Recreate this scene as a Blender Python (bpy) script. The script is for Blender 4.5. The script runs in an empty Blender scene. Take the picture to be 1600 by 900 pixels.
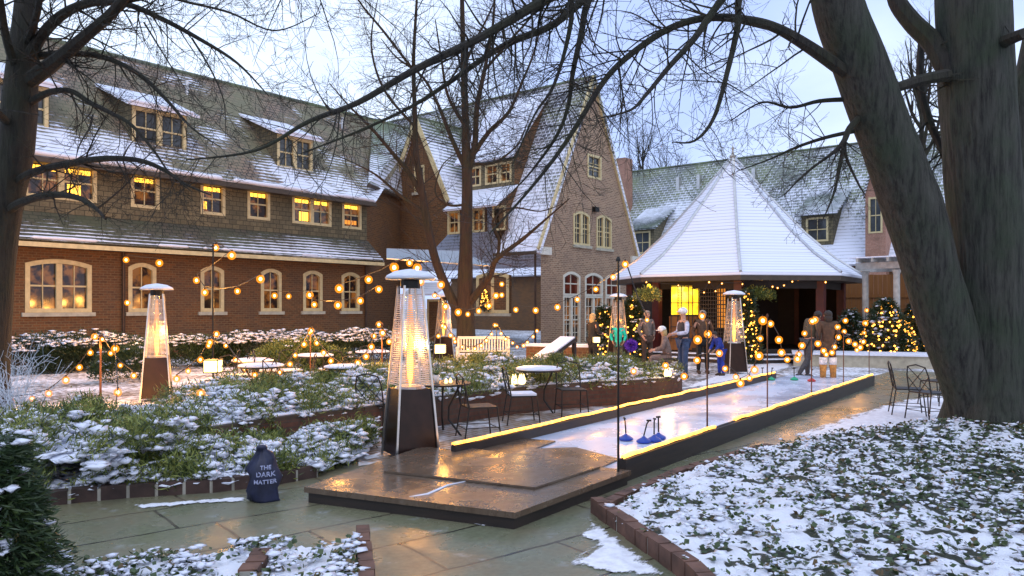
import bpy, bmesh, math, random
import numpy as np
from mathutils import Vector, Matrix, noise
from mathutils.geometry import tessellate_polygon
R = math.radians
random.seed(7); np.random.seed(7)
SC = bpy.context.scene
COL = SC.collection
# ------------------------------------------------------------------ camera, sky, sun, exposure
TH = R(38.9); F0 = 1190.0; HZ = 480.0; EYE = 1.82
FW = Vector((math.cos(TH), math.sin(TH), 0)); RT = Vector((math.sin(TH), -math.cos(TH), 0)); UP = Vector((0, 0, 1))
cd = bpy.data.cameras.new('camera'); cam = bpy.data.objects.new('camera', cd); COL.objects.link(cam)
cam.location = (0, 0, EYE); cam.rotation_euler = (R(90), 0, TH - R(90))
cd.sensor_width = 36; cd.lens = F0 / 1600 * 36; cd.shift_y = 30 / 1600; cd.clip_start = 0.05; cd.clip_end = 2000
SC.camera = cam
SC.view_settings.view_transform = 'Standard'; SC.view_settings.look = 'None'
SC.view_settings.exposure = 0.22; SC.view_settings.gamma = 1.0
W = bpy.data.worlds.new('World'); SC.world = W; W.use_nodes = True
nt = W.node_tree; bg = nt.nodes['Background']
sky = nt.nodes.new('ShaderNodeTexSky'); sky.sky_type = 'NISHITA'; sky.sun_disc = False
sky.sun_elevation = R(9); sky.sun_rotation = R(200)
tc = nt.nodes.new('ShaderNodeTexCoord'); mp = nt.nodes.new('ShaderNodeMapping'); mp.inputs['Scale'].default_value = (1, 1, 2.2)
nz = nt.nodes.new('ShaderNodeTexNoise'); nz.inputs['Scale'].default_value = 1.7; nz.inputs['Detail'].default_value = 6; nz.inputs['Roughness'].default_value = .5
rp = nt.nodes.new('ShaderNodeValToRGB')
rp.color_ramp.elements[0].position = .36; rp.color_ramp.elements[0].color = (4.2, 5.4, 9.2, 1)
rp.color_ramp.elements[1].position = .60; rp.color_ramp.elements[1].color = (7.5, 8.7, 10.9, 1)
mx = nt.nodes.new('ShaderNodeMixRGB'); mx.inputs[0].default_value = .86
nt.links.new(tc.outputs['Generated'], mp.inputs[0]); nt.links.new(mp.outputs[0], nz.inputs['Vector']); nt.links.new(nz.outputs['Fac'], rp.inputs[0])
nt.links.new(sky.outputs[0], mx.inputs[1]); nt.links.new(rp.outputs[0], mx.inputs[2]); nt.links.new(mx.outputs[0], bg.inputs['Color'])
bg.inputs['Strength'].default_value = .132
sl = bpy.data.lights.new('sun', 'SUN'); sl.energy = .5; sl.angle = R(20); sl.color = (1, .95, .9)
so = bpy.data.objects.new('sun', sl); COL.objects.link(so)
# light comes from behind the camera, to the left
so.rotation_euler = Vector((-0.5, -0.35, 0.8)).to_track_quat('Z', 'Y').to_euler()

# ------------------------------------------------------------------ pixel-of-the-photo to place helpers
def P(px, py, d):
    return Vector((0, 0, EYE)) + FW * d + RT * ((px - 800) / F0 * d) + UP * ((HZ - py) / F0 * d)
def G(px, py, z=0.0):
    return P(px, py, F0 * (EYE - z) / (py - HZ))
def GD(px, d, z=0.0):
    v = P(px, HZ, d); v.z = z; return v
def onX(px, py, X):
    r = FW + RT * ((px - 800) / F0); d = X / r.x; return P(px, py, d)
def onY(px, py, Y):
    r = FW + RT * ((px - 800) / F0); d = Y / r.y; return P(px, py, d)

# ------------------------------------------------------------------ object helpers
ORG = {}
def tag(o, label=None, cat=None, group=None, kind=None):
    if label: o['label'] = label
    if cat: o['category'] = cat
    if group: o['group'] = group
    if kind: o['kind'] = kind
    return o
def thing(name, label, cat, loc=(0, 0, 0), rz=0.0, group=None):
    o = bpy.data.objects.new(name, None); COL.objects.link(o)
    o.empty_display_size = .2; o.location = loc; o.rotation_euler = (0, 0, rz)
    ORG[o.name] = Vector(loc); return tag(o, label, cat, group)
def link_mesh(name, me, mats, parent=None, smooth=False):
    o = bpy.data.objects.new(name, me); COL.objects.link(o)
    if not isinstance(mats, (list, tuple)): mats = [mats]
    for m in mats: me.materials.append(m)
    if smooth: me.polygons.foreach_set('use_smooth', [True] * len(me.polygons))
    if parent: o.parent = parent
    return o
class MB:
    def __init__(s): s.v = []; s.f = []; s.m = []; s.cur = 0
    def add(s, vs, fs, mi=None):
        b = len(s.v); s.v.extend([Vector(v) for v in vs])
        for f in fs: s.f.append([b + i for i in f]); s.m.append(s.cur if mi is None else mi)
    def box(s, x0, x1, y0, y1, z0, z1, mi=None):
        s.ob((0, 0, 0), (1, 0, 0), (0, 1, 0), (0, 0, 1), x0, x1, y0, y1, z0, z1, mi)
    def ob(s, O, U, V, N, u0, u1, v0, v1, n0, n1, mi=None):
        O = Vector(O); U = Vector(U); V = Vector(V); N = Vector(N)
        vs = [O + U * u + V * v + N * n for n in (n0, n1) for v in (v0, v1) for u in (u0, u1)]
        fs = [(0, 2, 3, 1), (4, 5, 7, 6), (0, 1, 5, 4), (2, 6, 7, 3), (0, 4, 6, 2), (1, 3, 7, 5)]
        if U.cross(V).dot(N) < 0: fs = [tuple(reversed(f)) for f in fs]
        s.add(vs, fs, mi)
    def tube(s, pts, rad, n=6, mi=None, cap=True):
        pts = [Vector(p) for p in pts]
        if not isinstance(rad, (list, tuple)): rad = [rad] * len(pts)
        b = len(s.v); ref = None
        for i, p in enumerate(pts):
            t = (pts[min(i + 1, len(pts) - 1)] - pts[max(i - 1, 0)])
            if t.length < 1e-9: t = Vector((0, 0, 1))
            t.normalize()
            if ref is None: ref = t.orthogonal().normalized()
            else:
                ref = ref - t * ref.dot(t)
                ref = ref.normalized() if ref.length > 1e-6 else t.orthogonal().normalized()
            c = t.cross(ref)
            for k in range(n):
                a = 2 * math.pi * k / n
                s.v.append(p + (ref * math.cos(a) + c * math.sin(a)) * rad[i])
        mm = s.cur if mi is None else mi
        for i in range(len(pts) - 1):
            for k in range(n):
                a = b + i * n + k; d = b + i * n + (k + 1) % n
                s.f.append([a, d, d + n, a + n]); s.m.append(mm)
        if cap and n > 3:
            s.f.append([b + k for k in reversed(range(n))]); s.m.append(mm)
            e = b + (len(pts) - 1) * n; s.f.append([e + k for k in range(n)]); s.m.append(mm)
    def lathe(s, prof, c=(0, 0, 0), n=16, mi=None, ph=0.0):
        c = Vector(c); b = len(s.v); mm = s.cur if mi is None else mi
        for r, z in prof:
            for k in range(n):
                a = ph + 2 * math.pi * k / n
                s.v.append(c + Vector((r * math.cos(a), r * math.sin(a), z)))
        for i in range(len(prof) - 1):
            for k in range(n):
                a = b + i * n + k; d = b + i * n + (k + 1) % n
                s.f.append([a, d, d + n, a + n]); s.m.append(mm)
        s.f.append([b + k for k in reversed(range(n))]); s.m.append(mm)
        e = b + (len(prof) - 1) * n; s.f.append([e + k for k in range(n)]); s.m.append(mm)
    def sphere(s, c, r, sc=(1, 1, 1), n=10, mi=None):
        c = Vector(c); prof = []; b = len(s.v); mm = s.cur if mi is None else mi; h = n // 2 + 1
        for i in range(h + 1):
            t = math.pi * (i + .001) / (h + .002)
            for k in range(n):
                a = 2 * math.pi * k / n
                s.v.append(c + Vector((r * sc[0] * math.sin(t) * math.cos(a), r * sc[1] * math.sin(t) * math.sin(a), -r * sc[2] * math.cos(t))))
        for i in range(h):
            for k in range(n):
                a = b + i * n + k; d = b + i * n + (k + 1) % n
                s.f.append([a, d, d + n, a + n]); s.m.append(mm)
    def prism(s, poly, z0, z1, mi=None):
        n = len(poly); lo = [Vector((p[0], p[1], z0)) for p in poly]; hi = [Vector((p[0], p[1], z1)) for p in poly]
        ar = sum(poly[i][0] * poly[(i + 1) % n][1] - poly[(i + 1) % n][0] * poly[i][1] for i in range(n))
        tr = tessellate_polygon([hi]); fs = []
        for t in tr:
            a, b2, c = [hi[i] for i in t]
            up = (b2 - a).cross(c - a).z > 0
            fs.append(tuple(i + n for i in (t if up else t[::-1]))); fs.append(tuple(t[::-1] if up else t))
        for i in range(n):
            q = (i, (i + 1) % n, (i + 1) % n + n, i + n); fs.append(q if ar > 0 else q[::-1])
        s.add(lo + hi, fs, mi)
    def slab(s, q, th, mi=None):
        q = [Vector(p) for p in q]; nn = (q[1] - q[0]).cross(q[2] - q[0]).normalized()
        if nn.z < 0: q.reverse(); nn = -nn
        n = len(q); lo = [p - nn * th for p in q]
        s.add(q + lo, [tuple(range(n)), tuple(reversed(range(n, 2 * n)))] + [(i + n, (i + 1) % n + n, (i + 1) % n, i) for i in range(n)], mi)
    def holed(s, O, U, V, N, outer, holes, depth=.2, mi=None):
        """planar wall with openings and their reveals"""
        O = Vector(O); U = Vector(U); V = Vector(V); N = Vector(N)
        loops = [outer] + holes; L3 = [[Vector((a, b, 0)) for a, b in l] for l in loops]
        flat = [p for l in L3 for p in l]; tr = tessellate_polygon(L3); fs = []
        flip = U.cross(V).dot(N) < 0
        for t in tr:
            a, b, c = [flat[i] for i in t]
            up = (b - a).cross(c - a).z > 0
            fs.append(tuple(t) if up != flip else tuple(reversed(t)))
        s.add([O + U * p.x + V * p.y for p in flat], fs, mi)
        for h in holes:
            n = len(h); a = [O + U * x + V * y for x, y in h]; b = [p - N * depth for p in a]
            s.add(a + b, [(i, (i + 1) % n, (i + 1) % n + n, i + n) for i in range(n)], mi)
    def build(s, name, mats, parent=None, smooth=False, world=False, org=None, uv=True):
        o0 = Vector(org) if org is not None else (world_org(parent) if (world and parent) else Vector((0, 0, 0)))
        me = bpy.data.meshes.new(name)
        vv = np.array([tuple(v) for v in s.v], dtype=np.float64)
        if uv: uvs = auto_uv(vv, s.f)
        me.from_pydata((vv - np.array(o0)).tolist(), [], s.f)
        me.polygons.foreach_set('material_index', s.m)
        if uv:
            lay = me.uv_layers.new(name='UVMap'); lay.data.foreach_set('uv', uvs)
        me.update()
        o = link_mesh(name, me, mats, parent, smooth)
        if org is not None: o.location = o0 - (world_org(parent) if parent else Vector((0, 0, 0)))
        ORG[o.name] = (world_org(parent) if parent else Vector((0, 0, 0))) + Vector(o.location)
        return o
def world_org(o): return ORG.get(o.name, Vector((0, 0, 0))) if o else Vector((0, 0, 0))
def auto_uv(vv, faces):
    out = []
    for f in faces:
        a, b, c = vv[f[0]], vv[f[1]], vv[f[2]]
        n = np.cross(b - a, c - a)
        if len(f) > 3: n = n + np.cross(c - a, vv[f[3]] - a)
        l = math.sqrt(n[0]**2 + n[1]**2 + n[2]**2)
        n = n / l if l > 1e-12 else np.array((0, 0, 1.0))
        h = math.hypot(n[0], n[1])
        if h < .05: u = (1, 0, 0); w = (0, 1, 0)
        else:
            u = (-n[1] / h, n[0] / h, 0); w = (n[1] * u[2] - n[2] * u[1], n[2] * u[0] - n[0] * u[2], n[0] * u[1] - n[1] * u[0])
        for i in f:
            p = vv[i]; out.append(p[0] * u[0] + p[1] * u[1]); out.append(p[0] * w[0] + p[1] * w[1] + p[2] * w[2])
    return out
def copy_tree(o, parent=None):
    c = o.copy(); COL.objects.link(c); c.parent = parent
    for ch in list(o.children): copy_tree(ch, c)
    return c
def np_mesh(name, verts, faces, mats, mi=None, parent=None, smooth=False, org=None):
    """fast mesh of equal-sized faces"""
    me = bpy.data.meshes.new(name); n = len(verts); k = faces.shape[1]; m = len(faces)
    o0 = np.array(org if org is not None else (0, 0, 0), dtype=float)
    me.vertices.add(n); me.vertices.foreach_set('co', (verts - o0).astype(np.float32).ravel())
    me.loops.add(m * k); me.loops.foreach_set('vertex_index', faces.astype(np.int32).ravel())
    me.polygons.add(m); me.polygons.foreach_set('loop_start', np.arange(0, m * k, k, dtype=np.int32))
    if mi is not None: me.polygons.foreach_set('material_index', np.asarray(mi, dtype=np.int32))
    me.update(calc_edges=True); me.validate()
    o = link_mesh(name, me, mats, parent, smooth)
    if org is not None: o.location = Vector(o0.tolist()) - (world_org(parent) if parent else Vector((0, 0, 0)))
    return o

# ------------------------------------------------------------------ materials
MT = {}
def ND(t, typ, **kw):
    n = t.nodes.new('ShaderNode' + typ)
    for k, v in kw.items():
        if k in n.inputs: n.inputs[k].default_value = v
        else: setattr(n, k, v)
    return n
def newmat(name):
    m = bpy.data.materials.new(name); m.use_nodes = True; t = m.node_tree; MT[name] = m
    return m, t, t.nodes['Principled BSDF']
def c4(c): return (c[0], c[1], c[2], 1)
def ramp(t, src, stops):
    r = ND(t, 'ValToRGB'); e = r.color_ramp.elements
    while len(e) < len(stops): e.new(.5)
    for i, (p, c) in enumerate(stops): e[i].position = p; e[i].color = c4(c) if len(c) == 3 else c
    t.links.new(src, r.inputs[0]); return r.outputs[0]
def noise_n(t, scale, detail=4, rough=.55, vec=None, off=None):
    n = ND(t, 'TexNoise', Scale=scale, Detail=detail, Roughness=rough)
    if vec is None:
        g = ND(t, 'NewGeometry'); vec = g.outputs['Position']
    t.links.new(vec, n.inputs['Vector']); return n.outputs['Fac']
def objnoise(t, scale, detail=4, rough=.55):
    g = ND(t, 'TexCoord'); return noise_n(t, scale, detail, rough, g.outputs['Object'])
def math_n(t, op, a, b=None, c=None, clamp=False):
    n = ND(t, 'Math', operation=op); n.use_clamp = clamp
    for i, x in enumerate((a, b, c)):
        if x is None: continue
        if isinstance(x, (int, float)): n.inputs[i].default_value = x
        else: t.links.new(x, n.inputs[i])
    return n.outputs[0]
def mixc(t, f, a, b, typ='MIX'):
    n = ND(t, 'MixRGB', blend_type=typ)
    for i, x in enumerate((f, a, b)):
        if isinstance(x, (int, float)): n.inputs[i].default_value = x
        elif isinstance(x, (tuple, list)): n.inputs[i].default_value = c4(x)
        else: t.links.new(x, n.inputs[i])
    return n.outputs[0]
def bump(t, b, h, strength=.4, dist=.02):
    n = ND(t, 'Bump', Strength=strength, Distance=dist); t.links.new(h, n.inputs['Height']); t.links.new(n.outputs[0], b.inputs['Normal'])
def simple(name, col, rough=.6, metal=0, var=.25, scale=6, bmp=0, spec=None):
    m, t, b = newmat(name); f = objnoise(t, scale, 5)
    lo = tuple(x * (1 - var) for x in col); hi = tuple(min(1, x * (1 + var)) for x in col)
    t.links.new(ramp(t, f, [(.3, lo), (.7, hi)]), b.inputs['Base Color'])
    b.inputs['Roughness'].default_value = rough; b.inputs['Metallic'].default_value = metal
    if bmp: bump(t, b, f, bmp, .01)
    return m
def emit(name, col, strength):
    m, t, b = newmat(name); b.inputs['Base Color'].default_value = c4(col)
    b.inputs['Emission Color'].default_value = c4(col); b.inputs['Emission Strength'].default_value = strength
    return m
SNOWC = (.74, .77, .88)
def brick_mat(name, c1, c2, mortar, bw=.22, rh=.075, ms=.010, rough=.85, stain=(.10, .07, .05)):
    m, t, b = newmat(name); uv = ND(t, 'UVMap')
    k = ND(t, 'TexBrick'); k.inputs['Scale'].default_value = 1; k.inputs['Brick Width'].default_value = bw; k.inputs['Row Height'].default_value = rh
    k.inputs['Mortar Size'].default_value = ms; k.inputs['Mortar Smooth'].default_value = .3; k.inputs['Bias'].default_value = 0
    k.inputs['Color1'].default_value = c4(c1); k.inputs['Color2'].default_value = c4(c2); k.inputs['Mortar'].default_value = c4(mortar)
    t.links.new(uv.outputs[0], k.inputs['Vector'])
    n1 = noise_n(t, .9, 6, .6); n2 = noise_n(t, 14, 3)
    c = mixc(t, ramp(t, n1, [(.42, (0, 0, 0)), (.75, (.6, .6, .6))]), k.outputs['Color'], stain)
    c = mixc(t, .5, c, ramp(t, n2, [(.3, (.55, .5, .5)), (.7, (1.25, 1.2, 1.15))]), 'MULTIPLY')
    t.links.new(c, b.inputs['Base Color']); b.inputs['Roughness'].default_value = rough
    bump(t, b, k.outputs['Fac'], -.35, .008); return m
def roof_mat(name, c1, c2, c3, z0, z1, amt, rh=.2, bw=.26, big=.28, fine=.35, soft=6, lines=.5, joint=0, n1w=1.3):
    """stone-tile roof: colours c1/c2, moss c3, lying snow where noise and height allow it"""
    m, t, b = newmat(name); uv = ND(t, 'UVMap')
    k = ND(t, 'TexBrick'); k.inputs['Scale'].default_value = 1; k.inputs['Brick Width'].default_value = bw; k.inputs['Row Height'].default_value = rh
    k.inputs['Mortar Size'].default_value = .02; k.inputs['Mortar Smooth'].default_value = .2; k.inputs['Bias'].default_value = 0
    k.inputs['Color1'].default_value = c4(c1); k.inputs['Color2'].default_value = c4(c2); k.inputs['Mortar'].default_value = (.015, .015, .014, 1)
    t.links.new(uv.outputs[0], k.inputs['Vector'])
    geo = ND(t, 'NewGeometry'); sx = ND(t, 'SeparateXYZ'); t.links.new(geo.outputs['Position'], sx.inputs[0])
    su = ND(t, 'SeparateXYZ'); t.links.new(uv.outputs[0], su.inputs[0])
    moss = noise_n(t, .55, 5); col = mixc(t, ramp(t, moss, [(.40, (0, 0, 0)), (.62, (.8, .8, .8))]), k.outputs['Color'], c3)
    n1 = noise_n(t, big, 5, .55); n2 = noise_n(t, 3.2, 4, .6)
    hb = ND(t, 'MapRange'); hb.inputs['From Min'].default_value = z0; hb.inputs['From Max'].default_value = z1
    hb.inputs['To Min'].default_value = 1; hb.inputs['To Max'].default_value = 0; t.links.new(sx.outputs['Z'], hb.inputs['Value'])
    fr = math_n(t, 'FRACT', math_n(t, 'DIVIDE', su.outputs['Y'], rh))
    vb = math_n(t, 'FRACT', math_n(t, 'DIVIDE', su.outputs['X'], bw))
    s = math_n(t, 'ADD', math_n(t, 'MULTIPLY', n1, n1w), math_n(t, 'MULTIPLY', hb.outputs[0], .55))
    s = math_n(t, 'ADD', s, math_n(t, 'MULTIPLY', n2, fine))
    s = math_n(t, 'SUBTRACT', s, math_n(t, 'MULTIPLY', fr, lines))     # snow lies thickest on the lower part of every course
    s = math_n(t, 'ADD', s, amt - 1.15)
    if joint: s = math_n(t, 'ADD', s, math_n(t, 'MULTIPLY', k.outputs['Fac'], joint))
    mask = math_n(t, 'MULTIPLY', s, soft, clamp=True)
    mask = math_n(t, 'MULTIPLY', mask, math_n(t, 'SUBTRACT', 1.0, math_n(t, 'MULTIPLY', math_n(t, 'GREATER_THAN', fr, .86), .45)))
    t.links.new(mixc(t, mask, col, SNOWC), b.inputs['Base Color']); b.inputs['Roughness'].default_value = .75
    bump(t, b, math_n(t, 'ADD', math_n(t, 'SUBTRACT', 1, fr), math_n(t, 'MULTIPLY', mask, .5)), .5, .03)
    return m
def wood_mat(name, c1, c2, rough=.5, sc=(1, 12, 12)):
    m, t, b = newmat(name); tcn = ND(t, 'TexCoord'); mpn = ND(t, 'Mapping'); mpn.inputs['Scale'].default_value = sc
    t.links.new(tcn.outputs['Object'], mpn.inputs[0]); f = noise_n(t, 3, 6, .6, mpn.outputs[0])
    t.links.new(ramp(t, f, [(.3, c1), (.7, c2)]), b.inputs['Base Color']); b.inputs['Roughness'].default_value = rough
    bump(t, b, f, .3, .005); return m

brick_mat('brick_warm', (.21, .095, .04), (.11, .05, .022), (.20, .14, .075), bw=.24, rh=.085, ms=.013)
brick_mat('brick_wing', (.35, .22, .135), (.19, .11, .07), (.42, .34, .23), bw=.24, rh=.085, ms=.014, stain=(.20, .14, .11))
brick_mat('brick_far', (.45, .24, .17), (.38, .19, .13), (.30, .2, .15))
brick_mat('shingle_wall', (.21, .18, .105), (.13, .115, .07), (.03, .03, .02), bw=.3, rh=.18, ms=.012, stain=(.06, .06, .035))
roof_mat('roof_main', (.25, .165, .11), (.15, .115, .085), (.16, .155, .085), 6.6, 9.6, -.16, big=.5, lines=.42, n1w=1.75, fine=.5)
roof_mat('roof_pent', (.10, .08, .055), (.07, .06, .045), (.07, .08, .04), 3.9, 4.9, .12, rh=.16, fine=.6, lines=.8)
roof_mat('roof_dormer', (.10, .08, .055), (.07, .06, .045), (.07, .09, .04), 0, 1, .88, lines=.35)
roof_mat('roof_wing', (.13, .125, .14), (.075, .08, .10), (.16, .17, .08), 4.5, 12.0, .12, big=.3, lines=.3, soft=3, fine=.7, joint=.4)
roof_mat('roof_west', (.13, .145, .11), (.09, .10, .08), (.14, .18, .09), 9, 13, .22, big=.35, soft=4)
roof_mat('roof_far', (.16, .18, .16), (.11, .13, .12), (.17, .20, .10), 5.0, 12.0, .12, big=.3, soft=3, lines=.3, joint=.35, rh=.26, bw=.4, fine=.7)
roof_mat('roof_far_dormer', (.075, .095, .09), (.055, .075, .07), (.085, .115, .06), 0, 1, .62)
roof_mat('roof_pavilion', (.10, .09, .08), (.07, .065, .06), (.08, .09, .06), 3, 9, 1.02, rh=.16, bw=.3, lines=.42, fine=.25)
simple('cream_paint', (.56, .46, .24), .5, var=.15); simple('pale_paint', (.62, .60, .50), .5, var=.12)
simple('stone_sill', (.50, .47, .36), .8, var=.2); simple('white_wood', (.62, .60, .52), .55, var=.12)
simple('dark_metal', (.018, .017, .016), .4, .6, var=.3); simple('black_iron', (.02, .018, .016), .5, .3, var=.3)
simple('steel', (.55, .54, .53), .28, .9, var=.15); simple('pole_rust', (.12, .05, .025), .5, .4)
simple('cabinet_dark', (.035, .016, .012), .35, .3, var=.4); simple('guard_wire', (.55, .50, .45), .4, .25); simple('copper_pipe', (.055, .035, .025), .5, .5)
simple('fascia_dark', (.05, .035, .022), .6); simple('pergola_paint', (.42, .40, .36), .7)
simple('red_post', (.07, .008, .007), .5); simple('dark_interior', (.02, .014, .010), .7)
simple('rubber_blue', (.02, .06, .35), .4, var=.15); simple('rubber_green', (.01, .32, .16), .4, var=.15); simple('rubber_red', (.45, .03, .02), .4, var=.15)
simple('sack_blue', (.012, .016, .045), .55, var=.5, scale=9, bmp=.5); simple('sack_print', (.30, .33, .5), .6, var=.35, scale=60)
simple('red_plastic', (.55, .02, .015), .3); simple('white_ceramic', (.6, .6, .6), .3)
simple('skin', (.48, .27, .19), .55, var=.1); simple('hair_blond', (.42, .30, .13), .7, scale=40); simple('hair_grey', (.25, .20, .16), .7, scale=40); simple('hair_dark', (.02, .014, .01), .6, scale=40)
for nm, c in dict(black=(.012, .011, .012), teal=(.01, .55, .42), grey=(.20, .17, .15), taupe=(.30, .22, .19), denim=(.06, .10, .20), darkvest=(.035, .035, .045),
                  lightblue=(.48, .50, .62), brown=(.13, .075, .045), tan=(.42, .20, .05), white=(.75, .75, .74), blue=(.05, .09, .50), purple=(.16, .05, .50), olive=(.13, .11, .07), darkbrown=(.05, .03, .02), darkgrey=(.06, .06, .065)).items():
    simple('cloth_' + nm, c, .85, var=.4, scale=14, bmp=1.0)
wood_mat('fence_wood', (.32, .12, .03), (.48, .20, .055), .6, (6, 6, .6)); wood_mat('board_dark', (.014, .010, .009), (.032, .02, .014), .5, (1, 1, 8)); wood_mat('bench_wood', (.55, .52, .42), (.68, .65, .54), .6, (1, 14, 14))
# snow
m, t, b = newmat('snow'); f = noise_n(t, 9, 6, .6); f2 = noise_n(t, 1.3, 3)
t.links.new(mixc(t, ramp(t, f2, [(.3, (0, 0, 0)), (.8, (.25, .25, .25))]), ramp(t, f, [(.3, (.66, .70, .82)), (.6, (.78, .81, .91))]), (.56, .60, .70)), b.inputs['Base Color'])
b.inputs['Roughness'].default_value = .6; bump(t, b, f, .6, .02)
# trampled snow and grit of the courtyard
m, t, b = newmat('snow_ground'); f = noise_n(t, 7, 7, .7); f2 = noise_n(t, .7, 4)
s = math_n(t, 'ADD', f, math_n(t, 'MULTIPLY', f2, .5))
t.links.new(ramp(t, s, [(.66, (.10, .085, .07)), (.74, (.36, .35, .36)), (.82, (.76, .78, .85))]), b.inputs['Base Color']); b.inputs['Roughness'].default_value = .7; bump(t, b, f, .6, .02)
# loose snow patch with torn edges
m, t, b = newmat('snow_patch'); f = noise_n(t, 11, 6, .65); t.links.new(ramp(t, f, [(.35, (.62, .63, .68)), (.6, (.82, .84, .9))]), b.inputs['Base Color']); b.inputs['Roughness'].default_value = .6; bump(t, b, f, .5, .015)
at = ND(t, 'Attribute', attribute_name='edge'); mpp = ND(t, 'Mapping'); mpp.inputs['Rotation'].default_value = (0, 0, R(-51)); mpp.inputs['Scale'].default_value = (1, 2.6, 1); gg = ND(t, 'NewGeometry'); t.links.new(gg.outputs['Position'], mpp.inputs[0]); f3 = noise_n(t, 3.2, 7, .7, mpp.outputs[0]); aa = math_n(t, 'MULTIPLY', math_n(t, 'SUBTRACT', math_n(t, 'ADD', math_n(t, 'MULTIPLY', at.outputs['Fac'], .55), f3), .66), 9, clamp=True); t.links.new(aa, b.inputs['Alpha'])
# flagstones, wet
m, t, b = newmat('flagstone'); uv = ND(t, 'UVMap'); mpn = ND(t, 'Mapping'); mpn.inputs['Rotation'].default_value = (0, 0, R(12)); t.links.new(uv.outputs[0], mpn.inputs[0])
wv = ND(t, 'TexNoise', Scale=1.1, Detail=3); t.links.new(mpn.outputs[0], wv.inputs['Vector'])
dv = ND(t, 'MixRGB', blend_type='ADD'); dv.inputs[0].default_value = .16; t.links.new(mpn.outputs[0], dv.inputs[1]); t.links.new(wv.outputs['Color'], dv.inputs[2])
k = ND(t, 'TexBrick'); k.inputs['Scale'].default_value = 1; k.inputs['Brick Width'].default_value = 1.35; k.inputs['Row Height'].default_value = .74; k.inputs['Mortar Size'].default_value = .015; k.inputs['Mortar Smooth'].default_value = .3
k.offset = .37; k.squash = 1.4; k.squash_frequency = 3
k.inputs['Color1'].default_value = (.24, .24, .14, 1); k.inputs['Color2'].default_value = (.18, .205, .135, 1); k.inputs['Mortar'].default_value = (.022, .02, .014, 1); t.links.new(dv.outputs[0], k.inputs['Vector'])
n1 = noise_n(t, 1.4, 6, .6); n2 = noise_n(t, 22, 5, .6); n3 = noise_n(t, 3.5, 5, .65)
c = mixc(t, ramp(t, n1, [(.4, (0, 0, 0)), (.7, (.8, .8, .8))]), k.outputs['Color'], (.22, .17, .10))
c = mixc(t, .6, c, ramp(t, n2, [(.3, (.6, .6, .6)), (.7, (1.2, 1.2, 1.2))]), 'MULTIPLY')
sp = math_n(t, 'MULTIPLY', math_n(t, 'SUBTRACT', n3, .60), 9, clamp=True); sp = math_n(t, 'MULTIPLY', sp, .45)
c = mixc(t, sp, c, (.5, .53, .55)); t.links.new(c, b.inputs['Base Color'])
t.links.new(ramp(t, n1, [(.35, (.16,) * 3), (.7, (.48,) * 3)]), b.inputs['Roughness']); bump(t, b, math_n(t, 'ADD', math_n(t, 'MULTIPLY', k.outputs['Fac'], -1.0), math_n(t, 'MULTIPLY', n2, .3)), .35, .008)
# brick paving with snow in the joints
m, t, b = newmat('brick_paving'); uv = ND(t, 'UVMap'); k = ND(t, 'TexBrick'); k.inputs['Scale'].default_value = 1; k.inputs['Brick Width'].default_value = .24; k.inputs['Row Height'].default_value = .12; k.inputs['Mortar Size'].default_value = .012
k.inputs['Color1'].default_value = (.24, .15, .085, 1); k.inputs['Color2'].default_value = (.15, .105, .065, 1); k.inputs['Mortar'].default_value = (.42, .42, .44, 1); t.links.new(uv.outputs[0], k.inputs['Vector'])
n1 = noise_n(t, 1.6, 6, .65); c = mixc(t, ramp(t, n1, [(.50, (0, 0, 0)), (.62, (.85, .85, .85))]), k.outputs['Color'], (.72, .74, .8)); t.links.new(c, b.inputs['Base Color']); b.inputs['Roughness'].default_value = .45; bump(t, b, k.outputs['Fac'], -.5, .01)
# wet painted deck boards with snow smears
m, t, b = newmat('deck_top'); g = ND(t, 'TexCoord'); mpn = ND(t, 'Mapping'); mpn.inputs['Scale'].default_value = (1, 7, 1); t.links.new(g.outputs['Object'], mpn.inputs[0])
n1 = noise_n(t, 1.6, 6, .7, mpn.outputs[0]); n2 = noise_n(t, 2.3, 7, .7); n3 = noise_n(t, .8, 3)
c = ramp(t, n1, [(.3, (.13, .088, .062)), (.7, (.22, .165, .12))]); sm = math_n(t, 'MULTIPLY', math_n(t, 'SUBTRACT', math_n(t, 'ADD', n2, math_n(t, 'MULTIPLY', n3, .4)), .86), 8, clamp=True)
c = mixc(t, math_n(t, 'MULTIPLY', sm, .6), c, (.6, .6, .66)); t.links.new(c, b.inputs['Base Color']); t.links.new(ramp(t, n2, [(.3, (.10,) * 3), (.7, (.42,) * 3)]), b.inputs['Roughness']); bump(t, b, n1, .12, .004)
# ice
m, t, b = newmat('ice'); n1 = noise_n(t, 1.1, 6, .65); g = ND(t, 'TexCoord'); mpn = ND(t, 'Mapping'); mpn.inputs['Scale'].default_value = (1, 9, 1); t.links.new(g.outputs['Object'], mpn.inputs[0]); n2 = noise_n(t, 2.5, 6, .7, mpn.outputs[0])
t.links.new(mixc(t, ramp(t, n2, [(.4, (0, 0, 0)), (.65, (.35, .35, .35))]), ramp(t, n1, [(.3, (.50, .60, .80)), (.65, (.64, .72, .86))]), (.42, .48, .66)), b.inputs['Base Color'])
t.links.new(ramp(t, n1, [(.35, (.10,) * 3), (.6, (.38,) * 3)]), b.inputs['Roughness']); bump(t, b, n1, .1, .01)
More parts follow.
